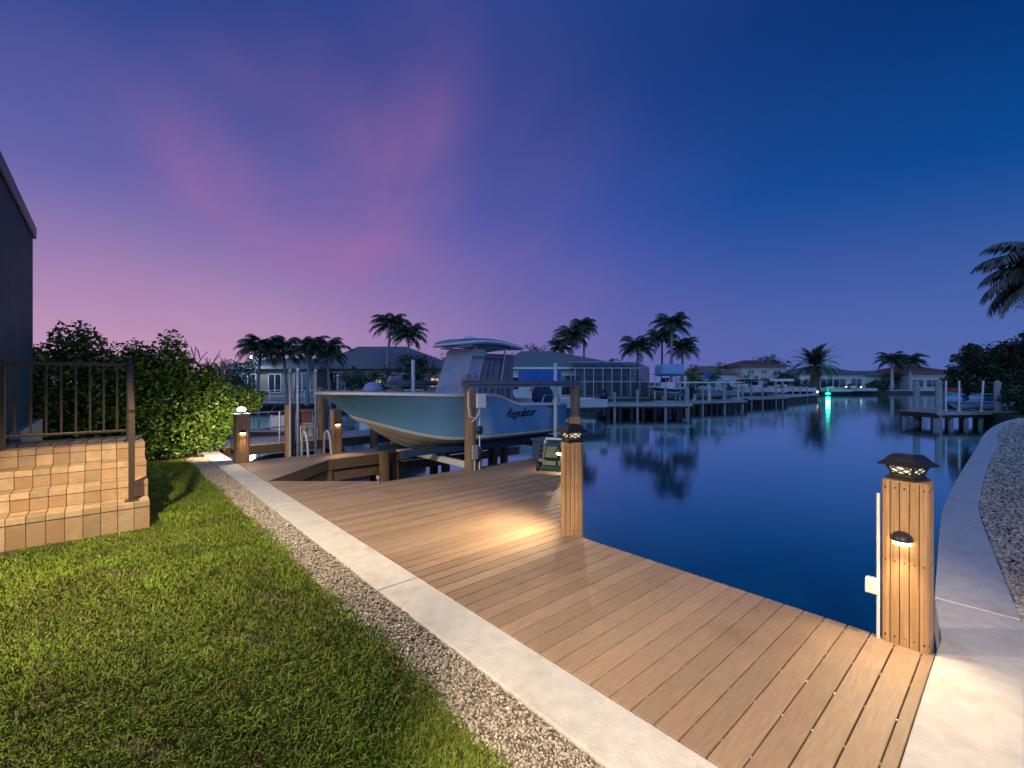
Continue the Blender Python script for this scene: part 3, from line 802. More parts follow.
mb.build('enclosure_curtain', [M_canvas, mat('dark grey curtain', (.17,.17,.23), .85, .15, 3)], boat, smooth=True)
mb = MB(); mb.box(7.3,7.6,BY-.42,BY+.42,.8,1.42); mb.build('leaning_post', M_navy, boat, bevel=.06)
# outboard under cover
mb = MB(); mb.ball((8.98,BY,1.34),.33,.27,.33,16,10); eng = mb.build('outboard', M_navy, boat, smooth=True)
mb = MB(); mb.box(8.85,9.11,BY-.09,BY+.09,.2,1.1); mb.box(8.77,9.3,BY-.13,BY+.13,.12,.16); mb.ball((9.05,BY,.02),.22,.06,.06,10,6); mb.build('outboard_leg', M_black, boat, bevel=.02)
mb = MB(); mb.tube([(7.9,BY-1.04,1.22),(8.0,BY-1.04,1.40),(8.5,BY-1.02,1.40),(8.6,BY-1.0,1.2)],.016,8); mb.build('stern_rail', M_alu, boat, smooth=True)
mb = MB(); mb.tube([(6.5,BY,2.6),(6.5,BY,2.75)],.03,8); mb.ball((6.5,BY,2.76),.16,.16,.06,12,6); mb.build('radar_dome', M_gel, boat, smooth=True)
# script name on the port side
cu = bpy.data.curves.new('boat_name', 'FONT'); cu.body = 'Regulator'; cu.size = .27; cu.shear = .42; cu.extrude = .004; cu.offset = .004; cu.space_character = .92
to = bpy.data.objects.new('boat_name', cu); COL.objects.link(to)
dg = bpy.context.evaluated_depsgraph_get(); me = bpy.data.meshes.new_from_object(to.evaluated_get(dg)); bpy.data.objects.remove(to)
me.materials.append(M_ink)
lo = bpy.data.objects.new('hull_lettering', me); COL.objects.link(lo); lo.parent = boat
lo['label'] = 'dark script boat name on blue hull side'
# lay it on the hull: x along the hull, baseline rising, pushed just proud of the topside
S_ = hull_sections(BL,1.2,.24,sheer,chine)
def side_y(x, z):
    s = (x-BX)/BL; i = min(int(s*28),27); s_, bs, zs, bc, zc, zk_ = S_[i]; u = (z-zc-.07)/(zs-.12-zc)
    return bc*1.015+(bs-bc*1.015)*min(max(u,0),1)**(1+1.1*max(0,1-s*1.6))
for v in me.vertices:
    x = 6.66+v.co.x*.93; z = .93+v.co.y*1.0+v.co.x*.01
    v.co = Vector((x-6.3, BY-side_y(x,z)-.008-v.co.z*.5-BY, z))
# small registration dashes at stern
mb = MB()
xq = 7.98
for wd_ in (.07,.03,.06,.06,.05,.06):
    mb.box(xq, xq+wd_*.8, BY-side_y(xq,1.1)-.006, BY-side_y(xq,1.1)+.01, 1.1, 1.14); xq += wd_+.012
mb.build('registration_mark', M_ink, boat)

# ------------------------------------------------------------------ boat lift
lf = thing('boat_lift', 'boat lift with timber piles, grey overhead beams and cradle under blue boat', 'boat lift', (6.9,8.85,0))
for x, y_, zt in ((5.36,7.28,1.62),(8.53,7.28,1.62),(5.36,10.42,1.62),(8.53,10.42,1.62)):
    mb = MB(); mb.tube([(x,y_,-2.7),(x,y_,zt)],[.125,.108],14); pl = mb.build('pile', M_pile, lf, smooth=True)
for y_ in (7.28,10.42):
    mb = MB(); mb.box(5.15,8.75,y_-.07,y_+.07,1.62,1.64); mb.box(5.15,8.75,y_-.012,y_+.012,1.64,1.74); mb.box(5.15,8.75,y_-.07,y_+.07,1.74,1.76)
    mb.tube([(5.2,y_-.09,1.70),(8.7,y_-.09,1.70)],.02,8); mb.build('top_beam', M_rope, lf)
    mb = MB(); mb.box(5.22,5.36,y_-.06,y_+.06,1.76,1.88); mb.ball((5.44,y_,1.84),.09,.06,.06,10,6); mb.box(5.2,5.5,y_-.09,y_+.09,1.76,1.82); mb.build('winch_motor', M_rope, lf, smooth=True)
for x in (5.36,8.5):
    mb = MB(); mb.box(x-.05,x+.05,7.40,10.30,.02,.14); mb.build('cradle_beam', M_pvc if x < 6 else M_fascia, lf, bevel=.01)
    for y_ in (7.42,10.28):
        mb = MB(); mb.tube([(x,y_,.1),(x,y_,1.65)],.008,6); mb.build('cable', M_alu, lf)
for y_ in (8.3,9.4):
    mb = MB(); mb.box(4.4,8.75,y_-.07,y_+.07,.22,.34); [mb.box(x-.04,x+.04,y_-.04,y_+.04,.14,.22) for x in (5.36,8.5)]; mb.build('bunk_board', M_navy, lf)
for x, y_, z0, zt in ((8.18,7.62,.10,2.19),(5.74,10.2,.1,2.28),(8.5,10.2,.1,2.3)):
    mb = MB(); mb.tube([(x,y_,z0),(x,y_,zt)],.045,12); mb.build('guide_pole', M_pvc, lf, smooth=True)
mb = MB(); mb.box(5.41,5.62,7.10,7.17,1.22,1.50); mb.build('control_box', M_pvc, lf, bevel=.01)
mb = MB(); mb.box(5.30,5.42,7.10,7.16,.22,.50); mb.build('control_box', M_plinth, lf, bevel=.01)
mb = MB(); mb.tube([(5.5,7.15,1.22),(5.46,7.13,1.12),(5.36,7.13,1.0),(5.28,7.13,.95)],.012,8); mb.tube([(5.22,7.15,1.55),(5.20,7.13,1.3),(5.24,7.13,1.05),(5.42,7.13,1.02)],.014,8); mb.tube([(5.36,7.14,.22),(5.36,7.14,0)],.014,8); mb.tube([(5.50,7.16,1.2),(5.50,7.16,.0)],.014,8); mb.build('conduit', M_pvc, lf, smooth=True)
mb = MB(); mb.ball((5.48,7.13,.78),.07,.06,.09,10,8); mb.build('hose_coil', M_black, lf, smooth=True); mb = MB(); mb.ball((5.48,7.13,.30),.06,.05,.12,10,8); mb.build('hose_coil', M_black, lf, smooth=True)
mb = MB(); mb.box(5.45,5.58,7.18,7.30,-.03,.42); mb.build('brace_block', M_pile, lf, bevel=.01)

# ------------------------------------------------------------------ things on the deck
bxo = thing('dock_box', 'blue grey dock box standing at the end of the deck', 'dock box', (7.2,6.95,0))
mb = MB(); mb.box(6.98,7.42,6.72,7.2,0,.44); mb.build('body', M_boxg, bxo, bevel=.02)
mb = MB(); mb.box(6.95,7.45,6.69,7.23,.443,.50); mb.build('lid', M_boxg, bxo, bevel=.02)
# pool robot leaning back against the box
rbt = thing('pool_robot', 'green and grey pool cleaning robot propped upright on the deck', 'pool cleaner', (6.27,5.93,0), math.radians(-62))
T = Matrix.Scale(1.22,4) @ Matrix.Translation((0,0,.02)) @ Matrix.Rotation(math.radians(-18),4,'X')
mb = MB(); mb.box(-.17,.17,-.07,.07,.05,.42); mb.xf(T); mb.build('body', M_pgrey, rbt, local=True, bevel=.04)
mb = MB(); mb.add([(-.13,-.075,.17),(.13,-.075,.17),(.115,-.075,.43),(-.115,-.075,.43),(-.11,-.13,.20),(.11,-.13,.20),(.095,-.115,.40),(-.095,-.115,.40)],[(0,1,2,3),(7,6,5,4),(4,5,1,0),(5,6,2,1),(6,7,3,2),(7,4,0,3)]); mb.xf(T); mb.build('lid', M_pgreen, rbt, local=True, bevel=.02)
mb = MB(); mb.tube([(-.15,-.02,.44),(-.13,-.03,.52),(.13,-.03,.52),(.15,-.02,.44)],.018,8); mb.xf(T); mb.build('handle', M_pvc, rbt, local=True, smooth=True)
for sd in (-1,1):
    mb = MB(); P = [(-.05+.10*math.cos(a)*1.1, .09+.08*math.sin(a)) for a in np.linspace(0,2*PI,14,endpoint=False)]
    st = 0
    mb.prism([(p[1]*1.0+0, p[0]) for p in [(0,0)]*0] or P, -.025, .025)
    mb.xf(Matrix.Translation((sd*.19,0,0)) @ Matrix.Rotation(PI/2,4,'Y') @ Matrix.Identity(4)); mb.xf(Matrix.Translation((0,-.06,.12))); mb.xf(T)
    mb.build('track', M_black, rbt, local=True)
    mb = MB(); mb.tube([(sd*.165,-.09,.07),(sd*.215,-.09,.07)],.075,14); mb.xf(T); mb.build('wheel', M_black, rbt, local=True); mb = MB(); mb.tube([(sd*.165,-.02,.36),(sd*.215,-.02,.36)],.065,14); mb.xf(T); mb.build('wheel', M_black, rbt, local=True)
mb = MB(); mb.tube([(-.15,-.10,.05),(.15,-.10,.05)],.045,12); mb.xf(T); mb.build('brush', M_pgreen, rbt, local=True)
mb = MB(); mb.box(-.09,.09,-.115,-.06,.09,.17); mb.xf(T); mb.build('intake_panel', M_black, rbt, local=True, bevel=.01)
# deck light stub
sp = thing('deck_light', 'small clear stake light at the slip edge of the deck', 'light', (3.46,7.35,0))
mb = MB(); mb.lathe((0,0,0),[(.035,0),(.035,.008),(.012,.012),(.012,.07)],12); mb.build('stem', M_alu, sp, local=True, smooth=True)
mb = MB(); mb.ball((0,0,.10),.035,.035,.04,12,8); mb.build('globe', mat('clear globe',(.7,.72,.7),.1,.05,trans=.6), sp, local=True, smooth=True)
# swim ladder
ld = thing('swim_ladder', 'white aluminium swim ladder with two curved handles on walkway', 'ladder', (3.6,11.2,0))
for x in (3.46,3.98):
    mb = MB(); mb.tube([(x,10.95,0),(x,11.0,.25),(x,11.05,.42),(x,11.13,.53),(x,11.24,.55),(x,11.36,.47),(x,11.42,.2),(x,11.42,-.9)],.026,10); mb.build('handle', M_pvc, ld, smooth=True)
for z in (-.15,-.45,-.75):
    mb = MB(); mb.tube([(3.46,11.42,z),(3.98,11.42,z)],.022,8); mb.build('rung', M_alu, ld)
# bag and towel heap beyond ladder
# ------------------------------------------------------------------ vegetation helpers
def leaf_arr(P, size, rng, flat=.0, asp=.5):
    n = len(P); u = rng.normal(0,1,(n,3)); u[:,2] *= .6; u /= np.linalg.norm(u,axis=1)[:,None]
    w_ = rng.normal(0,1,(n,3)); w_ -= (w_*u).sum(1)[:,None]*u; w_ /= np.linalg.norm(w_,axis=1)[:,None]
    L = (size*rng.uniform(.6,1.3,n))[:,None]
    nn = np.cross(u,w_)
    V = np.stack([P-u*L*.5, P+w_*L*asp*.5+nn*L*.08, P+u*L*.5-nn*L*.12, P-w_*L*asp*.5+nn*L*.08],1)
    F = 4*np.arange(n)[:,None]+np.array([[0,1,2,3]])
    return V.reshape(-1,3), F
def cloud(blobs, n, rng, shell=.35):
    """points in ellipsoids, denser near the surface and broken into clumps"""
    vols = np.array([b[3]*b[4]*b[5] for b in blobs])**.75; k = rng.choice(len(blobs), n, p=vols/vols.sum())
    B = np.array(blobs)[k]
    d = rng.normal(0,1,(n,3)); d /= np.linalg.norm(d,axis=1)[:,None]
    rr_ = rng.uniform(0,1,n)**shell
    return B[:,:3]+d*B[:,3:6]*rr_[:,None]
def sub_blobs(blobs, per, rng, frac=.35):
    out = []
    for b in blobs:
        for _ in range(per):
            d = rng.normal(0,1,3); d /= np.linalg.norm(d); q = rng.uniform(.55,1.0)
            f = rng.uniform(frac*.6, frac*1.3)
            out.append((b[0]+d[0]*b[3]*q, b[1]+d[1]*b[4]*q, b[2]+d[2]*b[5]*q, b[3]*f, b[4]*f, b[5]*f))
    return out
def bushy(name, label, cat, loc, rot, blobs, nleaf, size, m, seed, trunkh=None, group=None, per=9, leafname='foliage', frac=.35):
    rng = np.random.default_rng(seed)
    tt = thing(name, label, cat, loc, rot, group)
    sb = sub_blobs(blobs, per, rng, frac)
    P = np.concatenate([cloud(sb, int(nleaf*.75), rng, .45), cloud(blobs, int(nleaf*.25), rng, .5)])
    P = P[P[:,2] > .02]
    V, F = leaf_arr(P, size, rng)
    np_mesh(leafname, V, [F], m, tt)
    mb = MB(); r0 = trunkh or .05
    for i, b in enumerate(blobs):
        base = (b[0]*.35, b[1]*.35, -.05); midp = (b[0]*.6, b[1]*.6, b[2]*.5)
        mb.tube([base, midp, (b[0],b[1],b[2]+b[5]*.3)], [r0, r0*.7, r0*.25], 7)
    mb.build('trunk', M_bark, tt, local=True, smooth=True)
    return tt
# hedge behind the steps and lawn
hb = [(-2.9,.2,1.4,1.1,.8,1.3),(-1.9,.1,1.3,1.1,.75,1.25),(-1.0,.1,1.3,1.0,.7,1.25),(-.2,.0,1.35,.95,.65,1.3),(.5,.0,1.35,.8,.6,1.3),(1.1,0,1.2,.65,.55,1.1),(1.5,.05,.95,.55,.5,.9),
      (-2.4,.1,.6,1.2,.7,.7),(-1.2,.0,.6,1.1,.68,.7),(-.2,-.05,.6,1.0,.66,.7),(.7,-.05,.5,.9,.6,.6)]
bushy('hedge', 'tall dense green hedge behind the tiled steps lit by the post lamp', 'hedge', (.45,13.35,0), 0, hb, 88000, .115, M_leaf, 21, .035, per=22, frac=.36)
bushy('shrub', 'low dark shrub spreading over the water beyond the lit post', 'shrub', (2.35,13.8,0), 0, [(-.2,0,1.15,.6,.5,.55),(.35,.15,1.25,.55,.45,.35)], 9000, .10, M_leaf, 22, .03, per=14)
pt = thing('bare_frangipani', 'bare branched frangipani twigs rising above the hedge', 'shrub', (1.65,13.2,0))
mb = MB(); rg = random.Random(3)
def branch(p, d, L, r_, dep):
    q = p+d*L; mb.tube([p, (p+q)/2+Vector((0,0,.02)), q], [r_, r_*.85, r_*.8], 6)
    if dep:
        for k in range(2 if dep > 1 else 3):
            nd = (d+Vector((rg.uniform(-.75,.75), rg.uniform(-.5,.5), rg.uniform(.1,.5)))).normalized(); branch(q, nd, L*rg.uniform(.55,.85), r_*.75, dep-1)
for x in (-.35,-.1,.15,.4,.6): branch(Vector((x*.6,0,1.35)), Vector((rg.uniform(.0,.5),0,1)).normalized(), .50-.12*x, .018, 2)
mb.tube([(0,0,-.1),(.05,0,.7),(0,0,1.5)],[.05,.045,.03],7)
mb.build('branches', M_twig, pt, local=True, smooth=True)

# palms
def frond_arrays(origin, az, elev, L, droop, nl, leafL, rng, hang=.5, stiff=False):
    V, F = [], []
    pts = []; e = elev; p = np.array(origin, float); nseg = 10
    for i in range(nseg+1):
        pts.append(p.copy()); dirv = np.array([math.cos(az)*math.cos(e), math.sin(az)*math.cos(e), math.sin(e)]); p = p+dirv*L/nseg; e -= droop/nseg*(.5+1.2*i/nseg)
    pts = np.array(pts); side = np.array([-math.sin(az), math.cos(az), 0])
    def at(u): i = min(int(u*nseg), nseg-1); f = u*nseg-i; return pts[i]*(1-f)+pts[i+1]*f, (pts[i+1]-pts[i])/np.linalg.norm(pts[i+1]-pts[i])
    # rachis
    for i in range(nseg):
        w0, w1 = .030*L*.35*(1-i/nseg)+.006, .030*L*.35*(1-(i+1)/nseg)+.006
        o = len(V); V += [pts[i]-side*w0, pts[i]+side*w0, pts[i+1]+side*w1, pts[i+1]-side*w1]; F.append((o,o+1,o+2,o+3))
    for k in range(nl):
        u = .10+.88*(k+rng.uniform(-.3,.3))/nl; u = min(max(u,.06),.99); p_, tg = at(u)
        ll = leafL*(math.sin(PI*min(1,(u*.85+.16)))**.6)*rng.uniform(.85,1.1)
        for s in (-1,1):
            h_ = hang*rng.uniform(.7,1.3)
            dv_ = side*s*(.85 if not stiff else .75)+tg*.55-np.array([0,0,h_]) if not stiff else side*s*.7+tg*.75+np.array([0,0,.25-h_])
            dv_ = dv_/np.linalg.norm(dv_); mid_ = p_+dv_*ll*.55; tip = p_+dv_*ll*.95-np.array([0,0,ll*.30*(hang+.1)])
            wv = tg*ll*.085+.004*tg
            o = len(V); V += [p_-wv*.7, p_+wv*.7, mid_+wv, mid_-wv, tip]; F += [(o,o+1,o+2,o+3),(o+3,o+2,o+4)]
    return V, F
def palm(name, label, cat, X, d, h, crown, nf=18, group=None, lean=(0,0), seed=0, tr=.14, m=None, tm=None, kind='coco', base_z=0., nl=20):
    rng = np.random.default_rng(seed); tt = thing(name, label, cat, cw(X,d,base_z), YAW, group)
    mb = MB(); pts = []
    for i in range(9):
        u = i/8; pts.append((lean[0]*u**1.6, lean[1]*u**1.6, h*u))
    rs = [tr*(1.35-.6*min(1,u/8*1.2)) if u < 2 else tr*(.95-.3*u/8) for u in range(9)]
    if kind == 'date': rs = [tr*(1.15-.15*u/8) for u in range(9)]
    mb.tube(pts, rs, 10); mb.build('trunk', tm or M_ptrunk, tt, local=True, smooth=True)
    V, F = [], []; tp = pts[-1]
    nf = int(nf*1.35)
    for k in range(nf):
        az = 2*PI*k*.381966+rng.uniform(-.25,.25); q = k/max(nf-1,1)
        if kind == 'date': el = math.radians(82-92*q); dr = math.radians(62+22*q); L = crown*rng.uniform(.9,1.1)*1.12; hang = .15
        else: el = math.radians(72-88*q)+rng.uniform(-.1,.1); dr = math.radians(85+45*(1-q)); L = crown*rng.uniform(.9,1.15)*1.22; hang = .5
        v, f = frond_arrays((tp[0],tp[1],tp[2]), az, el, L, dr, nl, crown*(.34 if kind != 'date' else .26), rng, hang, kind == 'date')
        o = len(V); V += v; F += [tuple(i+o for i in ff) for ff in f]
    me = bpy.data.meshes.new('crown'); me.from_pydata([tuple(map(float,p)) for p in V], [], F); me.materials.append(m or M_palm)
    o = bpy.data.objects.new('crown', me); COL.objects.link(o); o.parent = tt
    if kind == 'royal':
        mb = MB(); mb.tube([(tp[0],tp[1],tp[2]-.9),(tp[0],tp[1],tp[2])],[tr*.62,tr*.4],8); mb.build('crownshaft', M_palm, tt, local=True, smooth=True)
    return tt
G1 = 'palms in a row before the left house'
for i, (px, py, d, cr, lb) in enumerate(((257,350,33,1.5,'coconut palm with arching fronds, leftmost of the row at the left house'),
        (287,352,34,1.45,'coconut palm, second from left in the row at the left house'),
        (307,351,33,1.3,'coconut palm, third from left in the row at the left house'),
        (330,353,34,1.5,'coconut palm, rightmost of the low row at the left house'))):
    X = lat(px,d); palm('coconut_palm', lb, 'palm tree', X, d, hz(py-2,d), cr*1.18, 19, G1, (.3*(-1)**i,0), 31+i, .13, base_z=0)
palm('coconut_palm', 'tall palm above the left house roof, taller of the pair left of the boat top', 'palm tree', lat(386,46), 46, hz(324,46), 2.0, 20, 'palm pair by the left house', (.5,0), 41, .16)
palm('coconut_palm', 'drooping palm beside a taller one, right of the pair left of the boat top', 'palm tree', lat(410,45), 45, hz(334,45), 1.9, 20, 'palm pair by the left house', (-.2,0), 42, .15)
for i, (px, py, cr, lb) in enumerate(((572,332,1.9,'palm with full crown at front of clump above green grey roof'),(584,321,1.5,'tallest palm of the clump above green grey roof'),(561,341,1.4,'lowest palm at left of the clump above green grey roof'))):
    palm('coconut_palm', lb, 'palm tree', lat(px,56+i), 56+i, hz(py+4,56), cr*1.25, 20, 'palm clump behind the caged house', (0,0), 45+i, .17)
palm('coconut_palm', 'tall pale trunked palm, highest of the cluster behind the small lift boat', 'palm tree', lat(671,48), 48, hz(324,48), 2.1, 20, 'palm cluster behind the pool cage', (.1,0), 51, .19, tm=M_ptrunk)
palm('coconut_palm', 'dark palm directly behind the pale trunked tall palm', 'palm tree', lat(662,54), 54, hz(338,54), 2.1, 18, 'palm cluster behind the pool cage', (0,0), 52, .16)
palm('coconut_palm', 'drooping palm right of the pale trunked tall palm', 'palm tree', lat(682,52), 52, hz(347,52), 2.0, 18, 'palm cluster behind the pool cage', (.1,0), 53, .16)
palm('coconut_palm', 'palm with full crown left of the pale trunked tall palm', 'palm tree', lat(638,52), 52, hz(347,52), 2.2, 20, 'palm cluster behind the pool cage', (-.1,0), 54, .16)
palm('date_palm', 'stout brown trunked date palm at the canal corner', 'palm tree', lat(815,72), 72, hz(366,72), 3.9, 30, None, (0,0), 61, .62, M_date, M_dtrunk, 'date', 0., 26)
palm('royal_palm', 'pale trunked palm, left of the pair across the water at right', 'palm tree', lat(892,86), 86, hz(360,86), 2.7, 18, 'palm pair across the water', (0,0), 62, .30, kind='royal', tm=mat('pale palm trunk',(.42,.40,.38),.8,.1))
palm('royal_palm', 'pale trunked palm, right of the pair across the water at right', 'palm tree', lat(910,88), 88, hz(361,88), 2.7, 18, 'palm pair across the water', (0,0), 63, .28, kind='royal', tm=MATS['pale palm trunk'])
palm('silver_palm', 'grey green palm leaning over the dark trees at right edge', 'palm tree', lat(1060,27), 27, hz(270,27), 3.6, 34, None, (.2,0), 64, .2, M_palmg, None, 'coco', 0., 30)
# dark trees on the right
def crown_blobs(spec): return spec
mg = [(-2.9,0,1.5,1.3,1.3,1.3),(-1.7,.3,2.4,1.7,1.5,1.5),(-.2,.3,3.0,1.8,1.7,1.6),(1.6,0,3.2,2.0,1.9,1.9),(3.6,0,3.0,2.3,2,2.2),(0.2,-.6,1.3,2.2,1.3,1.4),(2.6,-.8,1.2,2,1.3,1.3),(-1.6,-.2,1.2,1.7,1.2,1.2)]
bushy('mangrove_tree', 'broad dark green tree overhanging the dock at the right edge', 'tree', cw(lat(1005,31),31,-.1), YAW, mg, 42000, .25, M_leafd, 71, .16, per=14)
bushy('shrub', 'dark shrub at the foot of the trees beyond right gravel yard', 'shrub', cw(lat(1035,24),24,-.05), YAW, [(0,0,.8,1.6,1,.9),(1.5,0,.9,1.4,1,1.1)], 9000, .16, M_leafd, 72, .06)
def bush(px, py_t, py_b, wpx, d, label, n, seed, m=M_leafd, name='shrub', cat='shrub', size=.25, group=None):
    X = lat(px,d); h = (py_b-py_t)/FPX*d; w_ = wpx/FPX*d/2; zb = -.05
    bl = [(-w_*.5,0,h*.42,w_*.6,w_*.5,h*.45),(w_*.45,0,h*.45,w_*.62,w_*.5,h*.48),(0,.1,h*.6,w_*.6,w_*.5,h*.40)]
    return bushy(name, label, cat, cw(X,d,hz(py_b,d)), YAW, bl, n, size, m, seed, h*.03, group, per=9)
bush(412,352,398,60,42,'dark bush clump behind the bow of blue boat', 3000, 81, size=.24)
bush(362,366,398,60,41,'dark bush before the lit window of left house', 2500, 82, size=.24)
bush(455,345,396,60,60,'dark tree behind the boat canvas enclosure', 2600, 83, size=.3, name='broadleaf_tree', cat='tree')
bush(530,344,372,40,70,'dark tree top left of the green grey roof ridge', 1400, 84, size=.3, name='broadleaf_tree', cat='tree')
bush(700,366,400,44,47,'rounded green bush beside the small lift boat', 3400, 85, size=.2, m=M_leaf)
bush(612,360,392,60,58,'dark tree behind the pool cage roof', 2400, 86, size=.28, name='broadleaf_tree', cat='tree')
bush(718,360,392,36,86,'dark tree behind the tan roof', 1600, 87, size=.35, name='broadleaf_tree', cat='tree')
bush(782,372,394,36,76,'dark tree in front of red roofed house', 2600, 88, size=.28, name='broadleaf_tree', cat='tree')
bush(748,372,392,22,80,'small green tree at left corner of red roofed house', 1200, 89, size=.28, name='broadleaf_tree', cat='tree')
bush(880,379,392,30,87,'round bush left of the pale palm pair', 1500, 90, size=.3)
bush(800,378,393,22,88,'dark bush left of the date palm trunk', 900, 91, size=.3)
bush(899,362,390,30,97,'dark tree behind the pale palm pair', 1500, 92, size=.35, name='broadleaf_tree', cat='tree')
bush(768,355,372,44,120,'distant palm tops above the red roof', 1200, 93, size=.5, name='broadleaf_tree', cat='tree')
bush(225,360,402,60,40,'dark bush at left end of the left house', 2400, 94, size=.24)

# ------------------------------------------------------------------ far land
mb = MB()
land = [(-140,58),(-30,48),(-8,42.5),(9,36.5),(13,38.5),(30,52),(41.5,62.5),(45.5,68.5),(53,82),(60,89),(260,96),(400,500),(-400,500)]
P = [cw(*p).to_2d()[:] for p in land]
a = sum(P[i][0]*P[(i+1)%len(P)][1]-P[(i+1)%len(P)][0]*P[i][1] for i in range(len(P)))
mb.prism(P if a > 0 else P[::-1], -2, -.05); struct(mb.build('far_bank_ground', M_lawn2))
fw = thing('seawall', 'long pale seawall along the opposite bank of the canal', 'seawall', cw(9,36.5))
mb = MB(); cp_ = MB()
for (xa,da),(xb,db) in zip(land[:10], land[1:11]):
    a, b = cw(xa,da), cw(xb,db); d_ = (b-a).normalized(); nn = Vector((d_.y,-d_.x,0))
    mb.bar(a+nn*.06+Vector((0,0,-1.1)), b+nn*.06+Vector((0,0,-1.1)), .3, 1.7); cp_.bar(a+nn*.06+Vector((0,0,-.10)), b+nn*.06+Vector((0,0,-.10)), .8, .22)
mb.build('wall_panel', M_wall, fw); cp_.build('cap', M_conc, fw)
# neighbour's lot at left beyond the hedge and at far right
mb = MB(); mb.prism([(-40,13.7),(1.95,13.7),(1.95,30),(-40,30)], -2, -.06); struct(mb.build('neighbour_ground', M_lawn2))
mb = MB(); Q = [cw(*p).to_2d()[:] for p in ((24.6,21.2),(26,24),(30,29.5),(40,36),(70,60),(110,80),(300,70),(300,-60),(24,-20))]
a = sum(Q[i][0]*Q[(i+1)%len(Q)][1]-Q[(i+1)%len(Q)][0]*Q[i][1] for i in range(len(Q)))
mb.prism(Q if a > 0 else Q[::-1], -2, -.055); struct(mb.build('right_bank_ground', M_lawn2))

# ------------------------------------------------------------------ houses
def house(name, label, px0_, px1_, d, py_base, wallz, ridgez, depth, wallm, roofm, wins=(), ridge=(.3,.7), over=.6, extra=None, yaw=0, gable=None, bz=None):
    Xa, Xb = lat(px0_,d), lat(px1_,d); W = Xb-Xa; X = (Xa+Xb)/2; bz = hz(py_base,d) if bz is None else bz
    bz = min(bz, .1)
    tt = thing(name, label, 'house', cw(X,d,bz), YAW+yaw)
    wz, rz_ = wallz-bz, ridgez-bz
    mb = MB(); mb.box(-W/2,W/2,0,depth,-.1,wz); mb.build('wall', wallm, tt, local=True)
    mb = MB(); o_ = over; x0, x1, y0, y1 = -W/2-o_, W/2+o_, -o_, depth+o_; yr_ = depth/2
    ra, rb = x0+(x1-x0)*ridge[0], x0+(x1-x0)*ridge[1]
    vs = [(x0,y0,wz+.003),(x1,y0,wz+.003),(x1,y1,wz+.003),(x0,y1,wz+.003),(x0,y0,wz+.2),(x1,y0,wz+.2),(x1,y1,wz+.2),(x0,y1,wz+.2),(ra,yr_,rz_),(rb,yr_,rz_)]
    mb.add(vs, [(3,2,1,0),(0,1,5,4),(1,2,6,5),(2,3,7,6),(3,0,4,7),(4,5,9,8),(5,6,9),(6,7,8,9),(7,4,8)])
    mb.build('roof', roofm, tt, local=True)
    mb = MB()
    for a_, b_ in (((x0,y0,wz+.1),(x1,y0,wz+.1)),((x0,y0,wz+.1),(x0,y1,wz+.1)),((x1,y0,wz+.1),(x1,y1,wz+.1))): mb.bar(a_,b_,.06,.22)
    mb.build('fascia', M_white if roofm is M_green else M_shin, tt, local=True)
    for wi in wins:
        u, zc, ww, hh = wi[:4]; gm = wi[4] if len(wi) > 4 else M_glass
        xw = -W/2+W*u
        fr = MB(); 
        for a_, b_ in (((xw-ww/2,-.03,zc-hh/2),(xw+ww/2,-.03,zc-hh/2)),((xw-ww/2,-.03,zc+hh/2),(xw+ww/2,-.03,zc+hh/2)),((xw-ww/2,-.03,zc-hh/2),(xw-ww/2,-.03,zc+hh/2)),((xw+ww/2,-.03,zc-hh/2),(xw+ww/2,-.03,zc+hh/2)),((xw,-.03,zc-hh/2),(xw,-.03,zc+hh/2))): fr.bar(a_,b_,.08,.08)
        f = fr.build('window', M_white, tt, local=True)
        pn = MB(); pn.box(xw-ww/2,xw+ww/2,-.02,-.004,zc-hh/2,zc+hh/2); pn.build('pane', gm, f, local=True)
    return tt
h1 = house('house', 'low house with grey hip roof behind the palm row at left', 318, 452, 47, 398, 3.0, 5.75, 12, M_stucco, M_shin,
      ((.12,1.6,2.2,2.1),(.34,1.6,1.2,1.3),(.445,1.55,.75,.85,M_warmw),(.62,1.5,2.4,2.0),(.87,1.6,.8,.9,M_warmw)), (.18,.55))
h1b = house('house', 'pale walled house wing with low roof left of palm row', 225, 316, 44, 399, 2.9, 4.2, 9, M_stucco, M_shin, ((.25,1.5,1.6,1.8),(.55,1.5,1.2,1.8),(.85,1.5,1.5,2.0)), (.3,.7))
fl = thing('floodlight', 'bright white floodlight glowing on the left house eave', 'light', cw(lat(252,42.5),42.5,hz(357,42.5)), YAW)
mb = MB(); mb.box(-.1,.1,0,.12,-.1,.1); mb.tube([(0,.1,0),(0,1.3,-.8)],.05,6); mb.build('housing', M_white, fl, local=True)
mb = MB(); mb.ball((0,-.05,0),.15,.1,.15,12,8); mb.build('lamp_face', M_flood, fl, local=True, smooth=True)
add_light('POINT', cw(lat(252,42.0),42.0,hz(357,42)), 220, (.8,1,.95), size=.2)
h2 = house('house', 'wide house with green grey hip roof behind the white lift boat', 505, 632, 50, 398, 3.05, 5.45, 13, M_stucw, M_green,
      ((.06,1.6,1.4,1.4),(.30,1.5,1.0,2.1),(.52,1.4,2.2,2.2),(.72,1.4,2.2,2.2),(.9,1.4,1.6,2.2)), (.16,.42))
